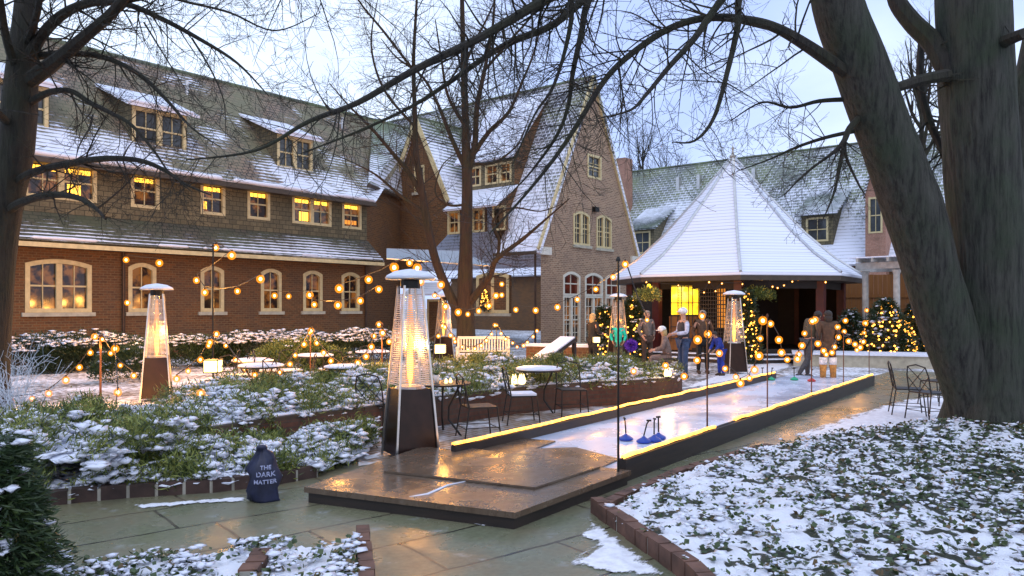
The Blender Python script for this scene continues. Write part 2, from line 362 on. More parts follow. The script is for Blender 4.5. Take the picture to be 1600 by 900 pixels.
# bark
def bark(name, c1, c2, moss, sc=1.0, snow=.0):
    m, t, b = newmat(name); g = ND(t, 'TexCoord'); mpn = ND(t, 'Mapping'); mpn.inputs['Scale'].default_value = (17 * sc, 17 * sc, 2.0 * sc); t.links.new(g.outputs['Object'], mpn.inputs[0])
    n1 = noise_n(t, 1, 7, .7, mpn.outputs[0]); n2 = noise_n(t, 1.7, 5, .6)
    c = ramp(t, n1, [(.32, c1), (.68, c2)]); c = mixc(t, ramp(t, n2, [(.42, (0, 0, 0)), (.66, (.75, .75, .75))]), c, moss)
    c = mixc(t, ramp(t, n1, [(.3, (.75,) * 3), (.5, (0, 0, 0))]), c, tuple(x * .3 for x in c1))
    if snow:
        ge = ND(t, 'NewGeometry'); sx = ND(t, 'SeparateXYZ'); t.links.new(ge.outputs['Normal'], sx.inputs[0])
        n3 = noise_n(t, 2.2, 3); s = math_n(t, 'MULTIPLY', math_n(t, 'SUBTRACT', math_n(t, 'ADD', sx.outputs['Z'], math_n(t, 'MULTIPLY', n3, snow)), 1.18), 5, clamp=True); c = mixc(t, s, c, SNOWC)
    t.links.new(c, b.inputs['Base Color']); b.inputs['Roughness'].default_value = .9; bump(t, b, n1, 1.0, .09)
bark('bark_big', (.035, .032, .026), (.135, .135, .11), (.06, .09, .045)); bark('bark_limb', (.035, .03, .026), (.075, .065, .05), (.06, .07, .03), 1, .6)
bark('bark_left', (.02, .016, .010), (.06, .05, .035), (.035, .042, .018)); bark('bark_mid', (.05, .03, .02), (.10, .06, .035), (.06, .055, .02), 1, .35)
simple('twig', (.035, .028, .026), .9); simple('twig_red', (.075, .035, .025), .9); simple('frost_twig', (.5, .55, .62), .7)
# foliage
def leaf(name, a, bb, sc=3):
    m, t, b = newmat(name); f = noise_n(t, sc, 3); t.links.new(ramp(t, f, [(.3, a), (.7, bb)]), b.inputs['Base Color']); b.inputs['Roughness'].default_value = .55
leaf('juniper', (.10, .14, .03), (.26, .28, .055)); leaf('juniper_dark', (.03, .06, .018), (.08, .12, .03)); leaf('ivy', (.02, .045, .015), (.07, .10, .028)); leaf('ivy_brown', (.09, .05, .02), (.13, .09, .03))
leaf('hedge_green', (.015, .035, .012), (.045, .07, .022)); leaf('spruce', (.015, .04, .014), (.04, .07, .025)); simple('soil', (.03, .022, .015), .95, scale=20, bmp=1)
# glass, lamps, flames
def glass_mat(name, col, rough=.07, em=None, es=0):
    m, t, b = newmat(name); f = noise_n(t, 1.8, 3); t.links.new(ramp(t, f, [(.35, tuple(x * .5 for x in col)), (.7, col)]), b.inputs['Base Color']); b.inputs['Roughness'].default_value = rough
    if em:
        t.links.new(ramp(t, noise_n(t, 2.6, 3), [(.46, (0, 0, 0)), (.62, em)]), b.inputs['Emission Color']); b.inputs['Emission Strength'].default_value = es
glass_mat('glass_dark', (.035, .022, .02), .08, (1, .34, .05), .20); glass_mat('glass_sky', (.06, .07, .08), .05); glass_mat('glass_red', (.11, .025, .015), .1, (1, .12, .04), .04)
emit('lit_amber', (1, .50, .05), 2.6); emit('lit_yellow', (1, .72, .02), 1.5); _t = MT['lit_yellow'].node_tree; _t.links.new(ramp(_t, noise_n(_t, 2.4, 3), [(.35, (.85, .30, .0)), (.55, (1, .66, .02)), (.7, (1, .85, .15))]), _t.nodes['Principled BSDF'].inputs['Emission Color']); emit('lit_soft', (1, .36, .04), .5)
emit('bulb_core', (1, .62, .20), 14); emit('lantern_glow', (1, .72, .28), 3.5); emit('flame', (1, .44, .07), 6); emit('rope_glow', (1, .50, .10), 3.2); emit('fairy', (1, .40, .05), 6)
m, t, b = newmat('bulb_halo'); t.nodes.remove(b); e = ND(t, 'Emission', Color=(1, .30, .015, 1), Strength=1.5); tr = ND(t, 'BsdfTransparent'); ms = ND(t, 'MixShader'); ms.inputs[0].default_value = .5  # amber bloom round each bulb, added as a translucent glowing shell
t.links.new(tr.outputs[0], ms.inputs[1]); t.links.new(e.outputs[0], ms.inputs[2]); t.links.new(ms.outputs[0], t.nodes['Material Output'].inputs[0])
m, t, b = newmat('clear_glass'); t.nodes.remove(b); gl = ND(t, 'BsdfGlossy', Roughness=.05); tr = ND(t, 'BsdfTransparent', Color=(.93, .92, .9, 1)); ms = ND(t, 'MixShader'); ms.inputs[0].default_value = .12
t.links.new(tr.outputs[0], ms.inputs[1]); t.links.new(gl.outputs[0], ms.inputs[2]); t.links.new(ms.outputs[0], t.nodes['Material Output'].inputs[0])
m, t, b = newmat('pale_translucent'); t.nodes.remove(b); df = ND(t, 'BsdfDiffuse', Color=(.5, .56, .62, 1)); tr = ND(t, 'BsdfTransparent', Color=(.85, .9, .92, 1)); ms = ND(t, 'MixShader'); ms.inputs[0].default_value = .55
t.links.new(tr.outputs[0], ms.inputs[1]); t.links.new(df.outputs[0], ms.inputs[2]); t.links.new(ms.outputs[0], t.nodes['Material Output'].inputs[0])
m, t, b = newmat('flame_outer'); t.nodes.remove(b); e = ND(t, 'Emission', Color=(1, .32, .03, 1), Strength=1.6); tr = ND(t, 'BsdfTransparent'); ms = ND(t, 'MixShader'); ms.inputs[0].default_value = .45
t.links.new(tr.outputs[0], ms.inputs[1]); t.links.new(e.outputs[0], ms.inputs[2]); t.links.new(ms.outputs[0], t.nodes['Material Output'].inputs[0])
t = MT['rope_glow'].node_tree; t.links.new(ramp(t, noise_n(t, 16, 3), [(.35, (1.4,) * 3), (.65, (5,) * 3)]), t.nodes['Principled BSDF'].inputs['Emission Strength']); t.nodes['Principled BSDF'].inputs['Emission Color'].default_value = (1, .42, .06, 1)
def tone(names, val, sat=1.0):
    for n in names:
        t = MT[n].node_tree; b = t.nodes['Principled BSDF']; l = b.inputs['Base Color'].links[0]; src = l.from_socket
        h = ND(t, 'HueSaturation', Value=val, Saturation=sat); t.links.new(src, h.inputs['Color']); t.links.new(h.outputs[0], b.inputs['Base Color'])
tone(['bark_big'], .56, 1.1); tone(['bark_limb', 'bark_left', 'bark_mid'], .55, 1.15); tone(['deck_top', 'cabinet_dark'], .62, 1.1); tone(['flagstone'], .78, 1.0); tone(['shingle_wall'], .85, 1.05); tone(['fence_wood'], .45, 1.1); tone(['brick_warm'], .8, 1.1); tone(['hedge_green', 'spruce', 'juniper_dark'], .7, 1.1); tone(['stone_sill'], .8, 1); tone(['cloth_brown', 'cloth_grey', 'cloth_taupe', 'cloth_olive', 'cloth_blue', 'cloth_denim'], .6, 1.05)
M = MT
# ------------------------------------------------------------------ ground, paths, beds (setting)
def sheet(name, poly, z, mat, kind='structure'):
    mb = MB(); pts = [Vector((p[0], p[1], z)) for p in poly]
    tr = tessellate_polygon([pts]); fs = []
    for q in tr:
        a, b, c = [pts[i] for i in q]; fs.append(tuple(q) if (b - a).cross(c - a).z > 0 else tuple(reversed(q)))
    mb.add(pts, fs); o = mb.build(name, mat); o['kind'] = kind; return o
sheet('ground', [(-400, -400), (600, -400), (600, 600), (-400, 600)], 0, M['snow_ground'])
sheet('path', [(-6, -8), (24, -8), (24, 5.2), (7.2, 5.2), (5.9, 8.6), (-6, 10.5)], .004, M['flagstone'])
sheet('brick_patio', [G(560, 730), G(700, 705), G(1235, 590), G(1180, 575), G(1075, 618), G(840, 640), G(700, 668), G(560, 700)], .010, M['brick_paving'])

def hfield(name, poly, step, hf, mats, mfun=None, kind='structure', label=None):
    xs = [p[0] for p in poly]; ys = [p[1] for p in poly]
    x0, x1, y0, y1 = min(xs), max(xs), min(ys), max(ys); nx = int((x1 - x0) / step) + 1; ny = int((y1 - y0) / step) + 1
    X, Y = np.meshgrid(x0 + np.arange(nx) * step, y0 + np.arange(ny) * step); ins = inside(X, Y, poly)
    idx = -np.ones(X.shape, int); idx[ins] = np.arange(ins.sum())
    V = np.array([(x, y, hf(x, y)) for x, y in zip(X[ins], Y[ins])])
    a = idx[:-1, :-1]; b = idx[:-1, 1:]; c = idx[1:, 1:]; d = idx[1:, :-1]; ok = (a >= 0) & (b >= 0) & (c >= 0) & (d >= 0)
    Fq = np.stack([a[ok], b[ok], c[ok], d[ok]], 1); o = np_mesh(name, V, Fq, mats, None, None, True)
    o['kind'] = kind
    if label: o['label'] = label
    return o
def inside(X, Y, poly):
    r = np.zeros(X.shape, bool); n = len(poly)
    for i in range(n):
        x1, y1 = poly[i][0], poly[i][1]; x2, y2 = poly[(i + 1) % n][0], poly[(i + 1) % n][1]
        c = ((y1 > Y) != (y2 > Y)) & (X < (x2 - x1) * (Y - y1) / ((y2 - y1) if abs(y2 - y1) > 1e-9 else 1e-9) + x1); r ^= c
    return r
def jag(poly, step=.12, amp=.09, sd=0):
    out = []
    for i in range(len(poly)):
        a = Vector((poly[i][0], poly[i][1], 0)); b = Vector((poly[(i + 1) % len(poly)][0], poly[(i + 1) % len(poly)][1], 0))
        n = max(1, int((b - a).length / step)); d = (b - a); nn = Vector((-d.y, d.x, 0)).normalized()
        for k in range(n):
            p = a + d * (k / n); o = noise.noise(Vector((p.x * 3 + sd, p.y * 3, sd))) * amp * 2 + noise.noise(Vector((p.x * 11, p.y * 11, sd))) * amp
            out.append(p + nn * o)
    return out
def snowpatch(pxs, z=.012, sd=0, amp=.09, name='snow'):
    poly = [G(*p) for p in pxs]; o = hfield(name, poly, .06, lambda x, y: z, [M['snow_patch']]); me = o.data; n = len(poly)
    at = me.attributes.new('edge', 'FLOAT', 'POINT'); co = np.array([v.co[:2] for v in me.vertices]); dm = np.full(len(co), 9.0)
    for i in range(n):
        a = np.array(poly[i][:2]); b = np.array(poly[(i + 1) % n][:2]); ab = b - a; t = np.clip(((co - a) @ ab) / max(1e-9, ab @ ab), 0, 1); dm = np.minimum(dm, np.linalg.norm(co - (a + t[:, None] * ab), axis=1))
    at.data.foreach_set('value', np.clip(dm / (amp * 4), 0, 1).astype(np.float32)); return o
snowpatch([(905, 805), (925, 808), (1010, 870), (1060, 905), (985, 905), (870, 885), (925, 850), (893, 838), (912, 822)], sd=1, amp=.05)
snowpatch([(1215, 682), (1300, 655), (1330, 645), (1400, 625), (1600, 600), (1640, 690), (1480, 690), (1300, 690)], sd=2, amp=.12)
snowpatch([(600, 757), (700, 800), (760, 818), (800, 832), (770, 830), (690, 812), (620, 790)], sd=3, amp=.03)
snowpatch([(190, 790), (300, 782), (390, 776), (390, 786), (300, 790), (220, 798)], sd=5, amp=.03)
snowpatch([(1000, 612), (1060, 606), (1110, 588), (1230, 560), (1240, 575), (1180, 590), (1100, 605), (1010, 618)], sd=6, amp=.08)
snowpatch([(560, 715), (600, 705), (600, 716), (570, 722)], sd=8, amp=.03)

# raised bed with a low dark brick wall that curves round
bed_front = [G(150, 720, .45), G(330, 668, .45), G(450, 650, .45), G(560, 638, .45), G(700, 618, .45), G(800, 607, .45), G(900, 599, .45), G(1000, 594, .45), G(1050, 590, .45), G(1066, 584, .45), G(1045, 577, .45), G(980, 573, .45)]
bed_back = [G(850, 567, .45), G(720, 572, .45), G(560, 590, .45), G(400, 605, .45), G(230, 628, .45), G(60, 650, .45), G(-60, 680, .45)]
RB = bed_front + bed_back
t_ = thing('raised_planter', 'long curved planter wall of dark brick with snow along its rim', 'planter', RB[4].xy.to_3d())
mb = MB()
def smooth_loop(pts, n=6, closed=False):
    out = []
    for i in range(len(pts) - 1):
        p0 = pts[max(i - 1, 0)]; p1 = pts[i]; p2 = pts[i + 1]; p3 = pts[min(i + 2, len(pts) - 1)]
        for k in range(n):
            t = k / n; out.append(.5 * ((2 * p1) + (p2 - p0) * t + (2 * p0 - 5 * p1 + 4 * p2 - p3) * t * t + (3 * p1 - p0 - 3 * p2 + p3) * t ** 3))
    out.append(pts[-1]); return out
def wall_along(mb, line, th, z0, z1, side=1):
    ln = [Vector((p[0], p[1], 0)) for p in line]; off = []
    for i, p in enumerate(ln):
        d = (ln[min(i + 1, len(ln) - 1)] - ln[max(i - 1, 0)]).normalized(); off.append(p + Vector((-d.y, d.x, 0)) * th * side)
    n = len(ln); vs = []
    for i in range(n): vs += [ln[i] + UP * z0, ln[i] + UP * z1, off[i] + UP * z1, off[i] + UP * z0]
    fs = []
    for i in range(n - 1):
        a = 4 * i; b = a + 4
        for k in range(4):
            q = (a + k, b + k, b + (k + 1) % 4, a + (k + 1) % 4); fs.append(q if side < 0 else q[::-1])
    fs += [(0, 1, 2, 3), (4 * n - 1, 4 * n - 2, 4 * n - 3, 4 * n - 4)]
    mb.add(vs, fs)
brick_mat('brick_planter', (.11, .045, .028), (.07, .03, .02), (.06, .045, .035))
fl = smooth_loop([p.copy() for p in bed_front[1:]])
wall_along(mb, fl, .24, 0, .40); mb.build('wall', M['brick_planter'], t_, world=True)
mb = MB(); wall_along(mb, fl, .28, .40, .45); mb.build('coping', M['fascia_dark'], t_, world=True)
mb = MB(); wall_along(mb, [p + Vector((.0, .05, 0)) for p in fl], .24, .453, .475); mb.build('snow_cap', M['snow'], t_, world=True, smooth=True)
bl = [Vector((p[0], p[1], 0)) for p in bed_back]
mb = MB(); wall_along(mb, bl, .2, 0, .30); mb.build('wall', M['brick_planter'], t_, world=True)

def N3(x, y, s, z=0): return noise.noise(Vector((x * s, y * s, z)))
# front-left low bed
LB = [G(-250, 860), G(-60, 830), G(60, 790), G(200, 777), G(330, 770), G(430, 757), G(497, 745), G(560, 722), G(585, 700), G(570, 665), G(450, 664), G(330, 685), G(160, 740), G(0, 700), G(-250, 720)]
h_raised = lambda x, y: .38 + .10 * N3(x, y, .8) + .05 * N3(x, y, 3)
h_left = lambda x, y: .06 + .10 * max(0, N3(x, y, .9, 3)) + .04 * N3(x, y, 3)
hfield('flower_bed_soil', RB, .12, h_raised, M['snow']); hfield('flower_bed_soil', LB, .10, h_left, M['snow'])
def pts_in(poly, n):
    xs = [p[0] for p in poly]; ys = [p[1] for p in poly]; out = np.zeros((0, 2))
    while len(out) < n:
        q = np.random.rand(n * 2, 2) * [max(xs) - min(xs), max(ys) - min(ys)] + [min(xs), min(ys)]
        out = np.vstack([out, q[inside(q[:, 0], q[:, 1], poly)]])
    return out[:n]
def unit(v): return v / np.maximum(np.linalg.norm(v, axis=1, keepdims=True), 1e-9)
def blades(C, D, L, Wd, jit=.5):
    """elongated leaf quads from C along D"""
    n = len(C); d = unit(D + np.random.randn(n, 3) * jit); s = unit(np.cross(d, np.random.randn(n, 3)))
    L = L[:, None]; Wd = Wd[:, None]
    V = np.stack([C - s * Wd * .3, C + d * L * .5 - s * Wd, C + d * L, C + d * L * .5 + s * Wd], 1).reshape(-1, 3)
    return V, np.arange(n * 4).reshape(-1, 4)
OCT = np.array([(1, 0, 0), (0, 1, 0), (-1, 0, 0), (0, -1, 0), (0, 0, 1), (0, 0, -1), (.7, .7, .55), (-.7, .7, .55), (-.7, -.7, .55), (.7, -.7, .55)], float)
OF = np.array([(0, 6, 4), (6, 1, 4), (1, 7, 4), (7, 2, 4), (2, 8, 4), (8, 3, 4), (3, 9, 4), (9, 0, 4), (0, 1, 6), (1, 2, 7), (2, 3, 8), (3, 0, 9), (1, 0, 5), (2, 1, 5), (3, 2, 5), (0, 3, 5)])
def blobs(C, S):
    n = len(C); a = np.random.rand(n) * 6.283; ca, sa = np.cos(a)[:, None], np.sin(a)[:, None]
    o = OCT[None] * S[:, None, :]; o = o * (1 + .25 * np.random.randn(n, 10, 1))
    x = o[..., 0] * ca - o[..., 1] * sa; y = o[..., 0] * sa + o[..., 1] * ca
    V = np.stack([x, y, o[..., 2]], -1) + C[:, None, :]
    return V.reshape(-1, 3), (OF[None] + (np.arange(n) * 10)[:, None, None]).reshape(-1, 3)
def foliage(name, clusters, per, L, Wd, snowsz, nsnow, mats, parent=None, org=None, up=.8, spread=.09, snowz=.06):
    """clusters: Nx6 (centre, direction). leaves + snow cushions as two meshes"""
    C = np.repeat(clusters[:, :3], per, 0) + np.random.randn(len(clusters) * per, 3) * spread
    D = np.repeat(clusters[:, 3:6], per, 0); n = len(C)
    V, Fq = blades(C, D, L * (.6 + .8 * np.random.rand(n)), Wd * (.6 + .8 * np.random.rand(n)))
    mi = (np.random.rand(n) < .3).astype(int)
    a = np_mesh(name, V, Fq, mats[:2], mi, parent, False, org)
    k = np.random.rand(len(clusters)) < nsnow; cc = clusters[k]
    cc = cc[np.random.randint(0, len(cc), int(len(cc) * 1.6))] if len(cc) else cc
    Cs = cc[:, :3] + np.random.randn(len(cc), 3) * [spread, spread, spread * .3] + [0, 0, snowz]
    S = np.minimum(.085, snowsz * .75 * np.exp(.45 * np.random.randn(len(cc), 1))) * np.array([[1.25, .9, .55]]); V, Fq = blobs(Cs, S)
    return a, V, Fq
def juniper(poly, n, hf, top, name, label, nsnow=.5, dens=0.0, L=.10):
    q = pts_in(poly, n); cl = []; cs = []
    for x, y in q:
        m_ = N3(x, y, 1.1, 9) + .5 * N3(x, y, 2.7, 4)
        if m_ < dens - .15 + random.random() * .2 - .1: continue
        h = hf(x, y); z = h + random.random() ** .6 * top * max(.25, min(1, .5 + m_ * 1.6))
        sn = N3(x, y, 1.7, 21) + .7 * N3(x, y, 4.5, 31) + random.gauss(0, .12) + (.12 if nsnow > .6 else -.05); a = random.random() * 6.28; (cs if sn > .0 else cl).append((x, y, z if sn <= 0 else z - .04, math.cos(a) * .7, math.sin(a) * .7, .75))
    cl = np.array(cl); cs = np.array(cs); a, V, Fq = foliage(name, np.vstack([cl, cs[::2]]), 26, L, .0065, .05, .04, [M['juniper'], M['juniper_dark']], spread=.05)
    kk = np.repeat(cs, 4, 0); V, Fq = blobs(kk[:, :3] + np.random.randn(len(kk), 3) * [.05, .05, .02] + [0, 0, .03], np.minimum(.07, .030 * np.exp(.5 * np.random.randn(len(kk), 1))) * np.array([[1.25, .95, .55]]))
    tag(a, label, None, None, 'stuff'); s = np_mesh('snow_on_juniper', V, Fq, [M['snow']], None, None, True); tag(s, 'soft snow lying on the ' + label.split(' ', 1)[1], None, None, 'stuff')
juniper(LB, 7500, h_left, .34, 'juniper_ground_cover', 'low spreading juniper in the front left bed', .8, .0, .08)
juniper(RB, 8500, h_raised, .30, 'juniper_ground_cover', 'feathery green juniper in the raised curved planter', .5, -.0, .085)
# flat snow cushions on the two beds
for poly, hf, nn in ((LB, h_left, 3000), (RB, h_raised, 3000)):
    q = pts_in(poly, nn); C = np.array([(x, y, hf(x, y) + .01) for x, y in q]); V, Fq = blobs(C, (.03 + .06 * np.random.rand(nn, 1)) * np.array([[1.2, 1, .35]])); tag(np_mesh('snow', V, Fq, [M['snow']], None, None, True), None, None, None, 'structure')

# ivy beds right and bottom left
IR = [G(938, 797, .1), G(1004, 762, .1), G(1060, 737, .1), G(1190, 698, .1), G(1300, 685, .1), G(1480, 676, .1), G(1700, 668, .1), G(2100, 668, .1), (6.5, -5), (1.5, -5), (1.4, -1.0), G(1350, 1150, .1), G(1094, 903, .1), G(1014, 848, .1)]
base_t = GD(1535, 10.4)
def h_ivy(x, y):
    d = math.hypot(x - base_t.x, y - base_t.y)
    return .09 + .20 * math.exp(-(d / 2.2) ** 2) + .04 * N3(x, y, 1.5) + .035 * N3(x, y, 7) + .02 * N3(x, y, 16)
m, t, b = newmat('ivy_snow_ground'); f = noise_n(t, 9, 6, .7); f2 = noise_n(t, 1.0, 4); f3 = noise_n(t, 30, 3)
s = math_n(t, 'ADD', math_n(t, 'ADD', f, math_n(t, 'MULTIPLY', math_n(t, 'SUBTRACT', f2, .25), .7)), math_n(t, 'MULTIPLY', f3, .12)); gp = ND(t, 'NewGeometry'); vd = ND(t, 'VectorMath', operation='DOT_PRODUCT'); t.links.new(gp.outputs['Position'], vd.inputs[0]); vd.inputs[1].default_value = RT; s = math_n(t, 'SUBTRACT', s, math_n(t, 'MULTIPLY', math_n(t, 'MULTIPLY', math_n(t, 'SUBTRACT', vd.outputs['Value'], 1.5), .3, clamp=True), .03)); ac = ND(t, 'Attribute', attribute_name='clump'); s = math_n(t, 'SUBTRACT', s, math_n(t, 'MULTIPLY', math_n(t, 'MAXIMUM', ac.outputs['Fac'], -.12), .85))
t.links.new(ramp(t, s, [(.58, (.035, .04, .022)), (.64, (.3, .31, .32)), (.68, (.78, .80, .87))]), b.inputs['Base Color']); b.inputs['Roughness'].default_value = .65; bump(t, b, f, 1, .03)
def clump(x, y):
    a = x * RT.x + y * RT.y; return .9 * N3(x, y, 5.5, 11) + .75 * N3(x, y, 12, 14) - .27 + min(.40, max(0, (a - 1.2) * .13)) + .35 * N3(x, y, .8, 40)
o = hfield('flower_bed_soil', IR, .035, h_ivy, M['ivy_snow_ground']); at = o.data.attributes.new('clump', 'FLOAT', 'POINT'); at.data.foreach_set('value', np.array([clump(v.co.x, v.co.y) for v in o.data.vertices], dtype=np.float32))
IL = [G(-60, 905, .1), G(120, 880, .1), G(330, 857, .1), G(557, 845, .1), G(562, 905, .1), G(575, 1200, .1), (1.0, 2.0), (1.0, 6)]
h_il = lambda x, y: .09 + .04 * N3(x, y, 2) + .03 * N3(x, y, 7)
hfield('flower_bed_soil', IL, .045, h_il, M['ivy_snow_ground'])
def ivy(poly, n, hf, name, label, dfun):
    q = pts_in(poly, n); keep = np.array([random.random() < dfun(x, y) for x, y in q]); q = q[keep]; m = len(q)
    C = np.array([(x, y, hf(x, y) + .015 + .05 * random.random()) for x, y in q]); nrm = unit(np.random.randn(m, 3) * .5 + [0, 0, 1])
    u = unit(np.cross(nrm, np.random.randn(m, 3))); v = np.cross(nrm, u); s = (.011 + .018 * np.random.rand(m, 1))
    V = np.stack([C - u * s, C - v * s * .9 + u * s * .2, C + u * s * 1.15, C + v * s * .9 + u * s * .2], 1).reshape(-1, 3)
    r = np.random.rand(m); mi = np.where(r < .12, 1, np.where(r > .93, 2, 0)); o = np_mesh(name, V, np.arange(m * 4).reshape(-1, 4), [M['ivy'], M['ivy_brown'], M['snow']], mi)
    tag(o, label, None, None, 'stuff')
    k = np.random.randint(0, m, int(m * .42)); Cs = C[k] + np.random.randn(len(k), 3) * [.03, .03, .004] + [0, 0, .006]; Cs = Cs[np.array([clump(p[0], p[1]) < .12 + .12 * random.random() for p in Cs])]; k = Cs
    V, Fq = blobs(Cs, np.minimum(.045, .018 * np.exp(.5 * np.random.randn(len(k), 1))) * np.array([[1.2, 1, .45]])); o = np_mesh('snow_on_ivy', V, Fq, [M['snow']], None, None, True); tag(o, 'small cushions of snow on the ' + label.split(' ', 1)[1], None, None, 'stuff')
def d_right(x, y):
    c = Vector((x, y, 0)); a = c.dot(RT) - 1.2; n_ = N3(x, y, .9, 5) + .8 * N3(x, y, 3.1, 8) + .5 * N3(x, y, 8, 3)
    return .07 if clump(x, y) < -.05 else min(1, .25 + 3.5 * clump(x, y) + .3 * random.random())
ivy(IR, 62000, h_ivy, 'ivy_ground_cover', 'dark ivy leaves poking through snow under the big tree', d_right)
ivy(IL, 16000, h_il, 'ivy_ground_cover', 'green ivy leaves in the small bed at the lower left', lambda x, y: max(.03, .30 + 1.0 * N3(x, y, 3, 2)))

# brick edgings (stood-up bricks)
def edging(name, label, line, z0, h, bl=.2, bw=.11, mat='edge_brick', gap=.018, group=None):
    ln = [Vector((p[0], p[1], 0)) for p in line]; mb = MB(); mort = MB(); mort.cur = 1
    for i in range(len(ln) - 1):
        a, b = ln[i], ln[i + 1]; L = (b - a).length; n = max(1, round(L / bl)); d = (b - a) / L; s = Vector((-d.y, d.x, 0))
        for k in range(n):
            o = a + d * (k * L / n); j = random.uniform(-.006, .006); zz = h + random.uniform(-.006, .006)
            mb.ob(o, d, s, UP, gap / 2, L / n - gap / 2, j, bw + j, z0, zz)
        sg = 1 if bw > 0 else -1; mb.ob(a, d, s, UP, 0, L, .008 * sg, bw - .008 * sg, z0, h - .016, 1)
    return tag(mb.build(name, [M[mat], M['mortar']], org=ln[0]), label, 'brick edging', group)
simple('edge_brick', (.11, .055, .038), .8, var=.5, scale=5, bmp=.5); simple('edge_dark', (.05, .028, .022), .8, var=.5, scale=5, bmp=.5); simple('mortar', (.33, .31, .26), .9)
edging('brick_edging', 'row of dark bricks edging the front of the juniper bed behind the sack', [G(-60, 832), G(60, 793), G(200, 779), G(330, 771), G(430, 759), G(497, 746)], 0, .13, .24, .12, 'edge_dark', .03)
edging('brick_edging', 'snowy red brick edging of the large ivy bed at lower right', [G(940, 800), G(1014, 852), G(1094, 908), G(1350, 1160)], 0, .135, .2, -.11)
edging('brick_edging', 'short brick edging between the ivy bed and the path by the tip of the planter', [G(1195, 699), G(1060, 738), G(1000, 764), G(930, 796)], 0, .06, .2, .11)
edging('brick_edging', 'brick edging down the right side of the small bed at lower left', [G(576, 845), G(584, 905), G(606, 1150)], 0, .13, .2, -.10)
edging('brick_edging', 'brick corner rising from snow at the bottom edge, left of the middle', [G(398, 868, .1), G(372, 905, .1)], .05, .16, .16, .12)

# ------------------------------------------------------------------ windows and buildings
def cont(u0, u1, v0, v1, rise=0, n=8):
    if rise <= 0: return [(u0, v0), (u1, v0), (u1, v1), (u0, v1)]
    out = [(u0, v0), (u1, v0)]
    for k in range(n + 1):
        t = k / n; u = u1 + (u0 - u1) * t; out.append((u, v1 - rise + rise * 4 * t * (1 - t)))
    return out
def window(parent, O, U, N, u0, u1, v0, v1, rise=0, sash=1, lit=(), paint='cream_paint', f=.11, sill=True, cols=2, rows=2, glass='glass_dark', door=False, label=None):
    """window part with pane, sill and lit pieces; O,U,N: wall frame"""
    O = Vector(O); U = Vector(U); N = Vector(N); V = UP
    pt = lambda a, b, n: O + U * a + V * b + N * n
    flip = U.cross(V).dot(N) < 0
    mb = MB(); oc = cont(u0 - .02, u1 + .02, v0 - .01, v1 + .02, rise); ic = cont(u0 + f, u1 - f, v0 + f * (.4 if door else 1), v1 - f, rise * .8); n = len(oc)
    vs = [pt(a, b, .025) for a, b in oc] + [pt(a, b, .025) for a, b in ic] + [pt(a, b, -.10) for a, b in ic] + [pt(a, b, 0) for a, b in oc]
    fs = []
    for i in range(n):
        j = (i + 1) % n; fs += [(i, j, j + n, i + n), (i + n, j + n, j + 2 * n, i + 2 * n), (i + 3 * n, j + 3 * n, j, i)]
    if flip: fs = [q[::-1] for q in fs]
    mb.add(vs, fs)
    iw = (u1 - u0 - 2 * f); hgt = v1 - v0 - 2 * f; m = .045
    if sash == 2: mb.ob(O, U, V, N, (u0 + u1) / 2 - .09, (u0 + u1) / 2 + .09, v0 + f, v1 - f - rise * .05, -.09, .012)
    sw = (iw - (.18 if sash == 2 else 0)) / sash
    for s in range(sash):
        a = u0 + f + s * (sw + .18)
        mb.ob(O, U, V, N, a, a + sw, v0 + f + hgt * .48, v0 + f + hgt * .48 + .055, -.085, -.035)
        for c in range(1, cols): mb.ob(O, U, V, N, a + sw * c / cols - .014, a + sw * c / cols + .014, v0 + f, v1 - f - rise * .1, -.083, -.045)
        for r in range(1, rows):
            if rows > 2: mb.ob(O, U, V, N, a, a + sw, v0 + f + hgt * r / rows - .013, v0 + f + hgt * r / rows + .013, -.081, -.047)
    w = mb.build('window', M[paint], parent, world=True)
    if label: w['label'] = label
    mb = MB(); mb.holed(pt(0, 0, -.088), U, V, N, ic, []); mb.build('pane', M[glass], w, world=True)
    if sill:
        mb = MB(); mb.ob(O, U, V, N, u0 - .12, u1 + .12, v0 - .14, v0 - .013, -.02, .09); mb.build('sill', M['stone_sill'], w, world=True)
    for (s, a, b, c, d, mt) in lit:      # lit pieces behind the sash: s = which sash, fractions
        mb = MB(); x = u0 + f + s * (sw + .18); k = 4; 
        for i in range(k):
            mb.ob(O, U, V, N, x + sw * (a + (b - a) * i / k) + .012, x + sw * (a + (b - a) * (i + 1) / k) - .012, v0 + f + hgt * c, v0 + f + hgt * d, -.0875, -.0855)
        mb.build('lamp_glow', M[mt], w, world=True)
    return w
top = lambda s: (s, .04, .96, .80, .95, 'lit_amber'); low = lambda s: (s, .12, .62, .06, .44, 'lit_amber')

# --- main range (left): facade in plane Y = 27
Yw = 27.0; XA, XB = 1.0, 22.9
bld = thing('courtyard_building', 'long two storey brick and shingle building with snowy dormered roof on the left', 'building', (XA, Yw, 0))
def uX(px, Y=Yw): return onY(px, HZ, Y).x
def zY(px, py, Y=Yw): return onY(px, py, Y).z
Fy = (0, -1, 0)
low_w = [(40, 142, 404, 487, 2), (201, 243, 413, 487, 1), (314, 349, 419, 487, 1), (408, 439, 423, 487, 1), (474, 503, 427, 487, 1), (534, 561, 430, 487, 1)]
up_w = [(38, 150, 246, 312, 2), (205, 248, 271, 328, 1), (314, 351, 288, 341, 1), (387, 421, 297, 348, 1), (457, 517, 306, 357, 2), (535, 564, 319, 361, 1)]
holes = []; wins = []
for (a, b, c, d, s) in low_w:
    u0, u1 = uX(a), uX(b); zz = (1.66, 3.36); r = .16; holes.append(cont(u0, u1, zz[0], zz[1], r)); wins.append((u0, u1, zz[0], zz[1], r, s, ()))
